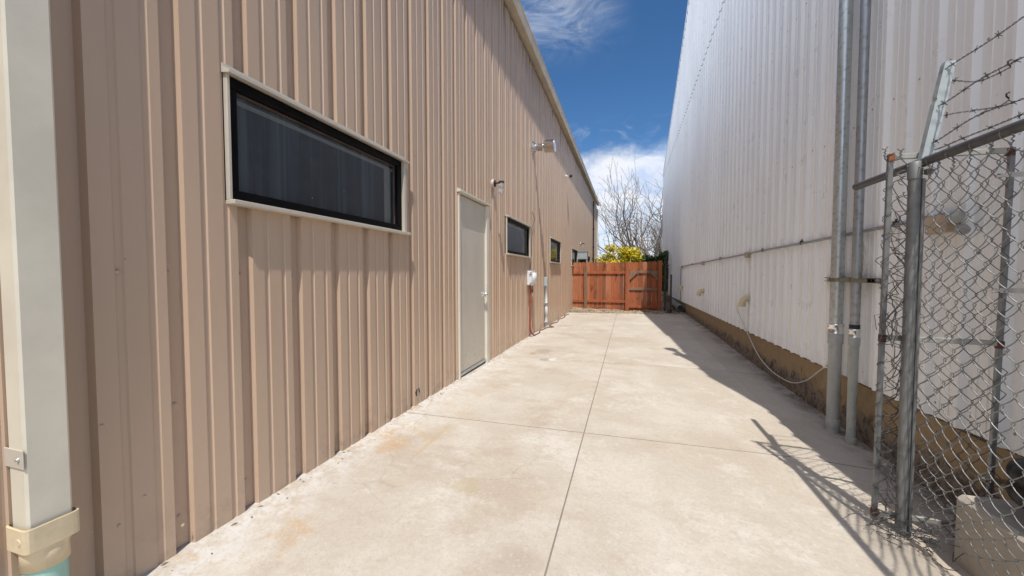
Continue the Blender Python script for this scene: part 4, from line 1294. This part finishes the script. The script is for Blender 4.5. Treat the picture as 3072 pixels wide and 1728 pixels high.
b = MB(); boards(b, XL + .005, 0.0, lambda x: 1.545 + .0 * x, 0); b.build('boards', [RED, RED2, RED3], wf)
for (xa, xb, z) in ((XL + .005, 0.0, 1.185), (XL + .005, 0.0, .205)):
    b = MB(); b.box((xa, FY - .040, z - .045), (xb, FY - .001, z + .045), .003); b.build('rail', RED, wf)
b = MB(); b.box((-1.375, FY - .10, -.3), (-1.272, FY - .041, 1.465), .006); b.build('post', WEAT, wf, label='weathered brown fence post')
b = MB(); b.box((-.005, FY - .085, -.3), (.115, FY - .002, 1.53), .005); b.build('post', RED, wf)
b = MB(); b.box((1.035, FY - .085, -.3), (1.150, FY + .02, 1.575), .006); b.build('post', RED, wf)
wg = thing('wooden_gate', 'braced red board gate with worn corner gussets at the right end of the wooden fence', 'gate', (.58, FY, -.1))
b = MB(); boards(b, .122, 1.028, lambda x: 1.535 + .02 * x, 0); b.build('boards', [RED, RED2, RED3], wg)
for (z, m_, hh_) in ((1.205, GREYW, .045), (.635, GREYW, .043), (.035, RED, .045)):
    b = MB(); b.box((.128, FY - .038, z - hh_), (1.022, FY - .001, z + hh_), .003); b.build('rail', m_, wg)
for (xc_, zc2, sx_, sz_) in ((.128, 1.25, 1, -1), (1.022, 1.25, -1, -1), (.128, .01, 1, 1), (1.022, .01, -1, 1)):
    b = MB()
    tri = [(xc_, zc2), (xc_ + sx_ * .30, zc2), (xc_ + sx_ * .30, zc2 + sz_ * .03), (xc_, zc2 + sz_ * .33)]
    n = 4
    b.add([(p, FY - .056, q) for p, q in tri] + [(p, FY - .039, q) for p, q in tri], [tuple(range(n)), tuple(range(n, 2 * n))[::-1]] + [(i, n + i, n + (i + 1) % n, (i + 1) % n) for i in range(n)])
    b.build('gusset', GREYW if zc2 > .5 else RED, wg)
# steel post, old chain link, green pipe in the corner
b = MB(); b.box((1.335, 12.79, -.25), (1.385, 12.84, 1.118), .004); b.build('steel_post', BRNP, label='short dark brown steel post standing by the right end of the wooden fence', cat='post')
oc = thing('chain_link_fence', 'old dark chain link scrap between the wooden gate and the white wall', 'fence', (1.26, 13.25, -.1))
b = MB(); b.cyl((1.235, 13.3, -.2), (1.235, 13.3, 1.54), .022, 12); b.sphere((1.235, 13.3, 1.55), .03); b.build('post', STRUT, oc)
b = MB()
def dist4(u, v): return (.03 * sin(v * 6) + (.05 * max(0, v - 1.3)), .06 * sin(v * 4 + u * 9), .0)
chain_mesh(b, (1.17, 13.22, 0), (1, .25, 0), (0, -1, 0), .26, -.05, 1.80, .03, .042, .0032, 5, .004, dist4)
chain_mesh(b, (1.19, 13.32, 0), (1, .1, 0), (0, -1, 0), .20, .0, 1.5, .03, .042, .003, 5, .004, dist4, False)
b.build('mesh', WIREB, oc)
b = MB()
n = 24
b.lathe((1.63, 12.72, .095), (.018, 1, .004), ((0, .098), (.01, .104), (.12, .104), (.125, .099), (2.6, .099)), n)
b.mi = 1; b.lathe((1.63, 12.7185, .095), (.018, 1, .004), ((0, .088), (.001, .088)), n)
b.build('drain_pipe', [GREENP, RUBBER], label='fat faded green pipe lying open ended in the corner by the white wall', cat='pipe')
b = MB()
for k in range(160):
    x = random.uniform(1.2, 1.58); y = random.uniform(12.75, 13.4); z = zgrav(x, y) + random.uniform(.0, .07)
    a = random.uniform(0, 6.28); r = random.uniform(.012, .035)
    e = Vector((cos(a), sin(a), random.uniform(-.3, .6))) * r; f = Vector((-sin(a), cos(a), random.uniform(-.4, .4))) * r * .6
    p = Vector((x, y, z)); b.add([p - e, p + f, p + e, p - f], ((0, 1, 2, 3),))
b.build('dead_leaves', simple('dead leaves', (.035, .022, .014), .9, 0, .4, 20), label='dark dead leaves piled beside the green pipe', kind='stuff')

# ------------------------------------------------------------------ trees beyond the fence
def branch(b, buds, p, d, length, r, level, maxl, rnd, spread=.55, upb=.12, budr=.03):
    n = 5
    P = [p]; q = p.copy(); dd = d.copy()
    for i in range(n):
        dd = (dd + Vector((rnd.uniform(-1, 1), rnd.uniform(-1, 1), rnd.uniform(-.6, 1))) * (.16 if level < 3 else .30) + Vector((0, 0, upb * .25))).normalized()
        q = q + dd * (length / n); P.append(q.copy())
    rr = [max(.0095, lerp(r, r * .5, i / n)) for i in range(n + 1)]
    b.tube(P, rr, 6 if level < 2 else (4 if level < 4 else 3), False)
    if level >= maxl - 1:
        for i in range(1, n + 1):
            for _ in range(2):
                if rnd.random() < .5:
                    c_ = P[i] + Vector((rnd.uniform(-1, 1), rnd.uniform(-1, 1), rnd.uniform(-1, 1))) * .05
                    s_ = budr * rnd.uniform(.5, 1.3)
                    a = Vector((rnd.uniform(-1, 1), rnd.uniform(-1, 1), rnd.uniform(-1, 1))).normalized() * s_
                    c2 = a.orthogonal().normalized() * s_ * .7
                    buds.add([c_ - a, c_ + c2, c_ + a, c_ - c2], ((0, 1, 2, 3),))
    if level >= maxl: return
    kids = rnd.randint(3, 4) if level < 4 else rnd.randint(2, 3)
    for k in range(kids):
        i = rnd.randint(2, n) if k else n
        f = rnd.uniform(.5, .95) if k else rnd.uniform(.15, .35)
        ax_ = dd.orthogonal().normalized(); ax_.rotate(Matrix.Rotation(rnd.uniform(0, 6.28), 3, dd))
        nd = (dd * (1 - f * spread) + ax_ * f + Vector((0, 0, upb))).normalized()
        branch(b, buds, P[i], nd, length * rnd.uniform(.62, .82), rr[i] * (.72 if k else .9), level + 1, maxl, rnd, spread, upb, budr)
def bare_tree(x, y, z, h, label, seed, stems, maxl=6, budr=.03):
    rnd = random.Random(seed)
    t_ = thing('bare_tree', label, 'tree', (x, y, z))
    tr = MB(); cr = MB(); bd = MB()
    for (dx, dz, rad, ln, yd) in stems:
        d0 = Vector((dx, yd, dz)).normalized()
        P = [Vector((x, y, z)), Vector((x, y, z)) + d0 * ln * .5 + Vector((rnd.uniform(-.05, .05), 0, 0)), Vector((x, y, z)) + d0 * ln]
        tr.tube(P, [rad, rad * .85, rad * .7], 9)
        for k in range(4):
            ang = rnd.uniform(0, 6.28)
            nd = (d0 + Vector((cos(ang), sin(ang), .3)) * (.15 if k == 0 else .8)).normalized()
            branch(cr, bd, P[2 if k < 2 else 1].lerp(P[2], .0 if k < 2 else rnd.random()), nd, h * .26, rad * .66, 2, maxl, rnd, .5, .05, budr)
    tr.build('trunk', BARKM, t_)
    cr.build('branches', BARKM, t_)
    bd.build('buds', BUDS, t_)
bare_tree(2.0, 27.0, -.3, 10.2, 'large bare spring tree with pale buds leaning over the wooden fence beside the white building', 5,
          [(-.05, 1, .20, 2.2, 0), (-.60, 1, .16, 2.6, .1), (-1.0, .85, .10, 2.4, -.1), (.4, 1, .15, 2.4, 0)], 5, .035)
bare_tree(3.0, 32.0, -.3, 7.0, 'second bare tree partly hidden by the corner of the white building', 8, [(-.1, 1, .14, 2.0, 0), (-.5, 1, .10, 2.4, 0), (.3, 1, .1, 2.2, 0)], 5, .04)

def leafy(name, label, cat, x, y, z, blobs, mats, n, size, trunk, seed, bark=BARKD):
    rnd = random.Random(seed)
    t_ = thing(name, label, cat, (x, y, z))
    b = MB()
    for (a, c_, r) in trunk: b.tube([a, tuple((Vector(a) + Vector(c_)) / 2 + Vector((rnd.uniform(-.1, .1), 0, 0))), c_], [r, r * .8, r * .5], 7)
    b.build('trunk', bark, t_)
    b = MB()
    tot = sum(v[3] * v[4] * v[5] for v in blobs)
    for (bx, by, bz, rx_, ry_, rz_) in blobs:
        for k in range(int(n * rx_ * ry_ * rz_ / tot)):
            v = Vector((rnd.gauss(0, 1), rnd.gauss(0, 1), rnd.gauss(0, 1))).normalized()
            rad = rnd.random() ** .45
            if rnd.random() < .12: rad *= 1.18
            p = Vector((bx + v.x * rx_ * rad, by + v.y * ry_ * rad, bz + v.z * rz_ * rad))
            s_ = size * rnd.uniform(.6, 1.4)
            a = Vector((rnd.uniform(-1, 1), rnd.uniform(-1, 1), rnd.uniform(-.7, .7))).normalized() * s_
            q = a.cross(Vector((rnd.uniform(-1, 1), rnd.uniform(-1, 1), rnd.uniform(-1, 1)))).normalized() * s_ * .55
            b.mi = rnd.randrange(len(mats))
            b.add([p - a, p + q, p + a, p - q], ((0, 1, 2, 3),))
    b.build('crown', mats, t_)
rb = random.Random(4)
bl = []
for k in range(34):
    a = rb.uniform(0, 6.28); rr = rb.random() ** .5 * 1.3
    bl.append((-.42 + rr * cos(a), 23 + rr * sin(a) * .9, 1.75 + rb.uniform(-.55, 1.0) * (1.15 - rr * .55), rb.uniform(.28, .5), rb.uniform(.28, .5), rb.uniform(.22, .36)))
leafy('golden_tree', 'low spreading tree in golden yellow spring leaf behind the wooden fence', 'tree', -.4, 23, -.3, bl, [YEL, YEL, YEL2], 11000, .055,
      [((-.4, 23, -.3), (-.45, 23, 1.3), .07), ((-.45, 23, 1.1), (-1.1, 23, 1.9), .04), ((-.45, 23, 1.1), (.2, 23.1, 1.9), .04), ((-.42, 23, 1.2), (-.4, 22.8, 2.2), .035)], 3)
bl = [(.95 + .16 * i + rb.uniform(-.05, .05), 17.6 + rb.uniform(-.2, .2), 1.66 + .03 * i + rb.uniform(-.08, .12), .26, .3, .24) for i in range(7)] + [(.95 + .16 * i, 17.6, 1.0, .3, .35, .7) for i in range(6)]
leafy('juniper_shrub', 'dark green juniper shrub poking above the wooden gate', 'shrub', 1.3, 17.6, -.3, bl, [JUN, JUN, DARKL], 7000, .05, [((1.3, 17.6, -.3), (1.3, 17.6, 1.1), .05)], 6)
bl = [(-3.4 + .55 * i, 40, 1.3 + rb.uniform(-.2, .3), .7, .6, .6) for i in range(5)]
leafy('leafy_tree', 'pale green tree far behind the golden tree at the corner of the tan building', 'tree', -2.6, 40, -.3, bl, [YEL2, JUN], 3500, .08, [((-2.6, 40, -.3), (-2.6, 40, 1.0), .08)], 9)
print('objects', len(bpy.data.objects))
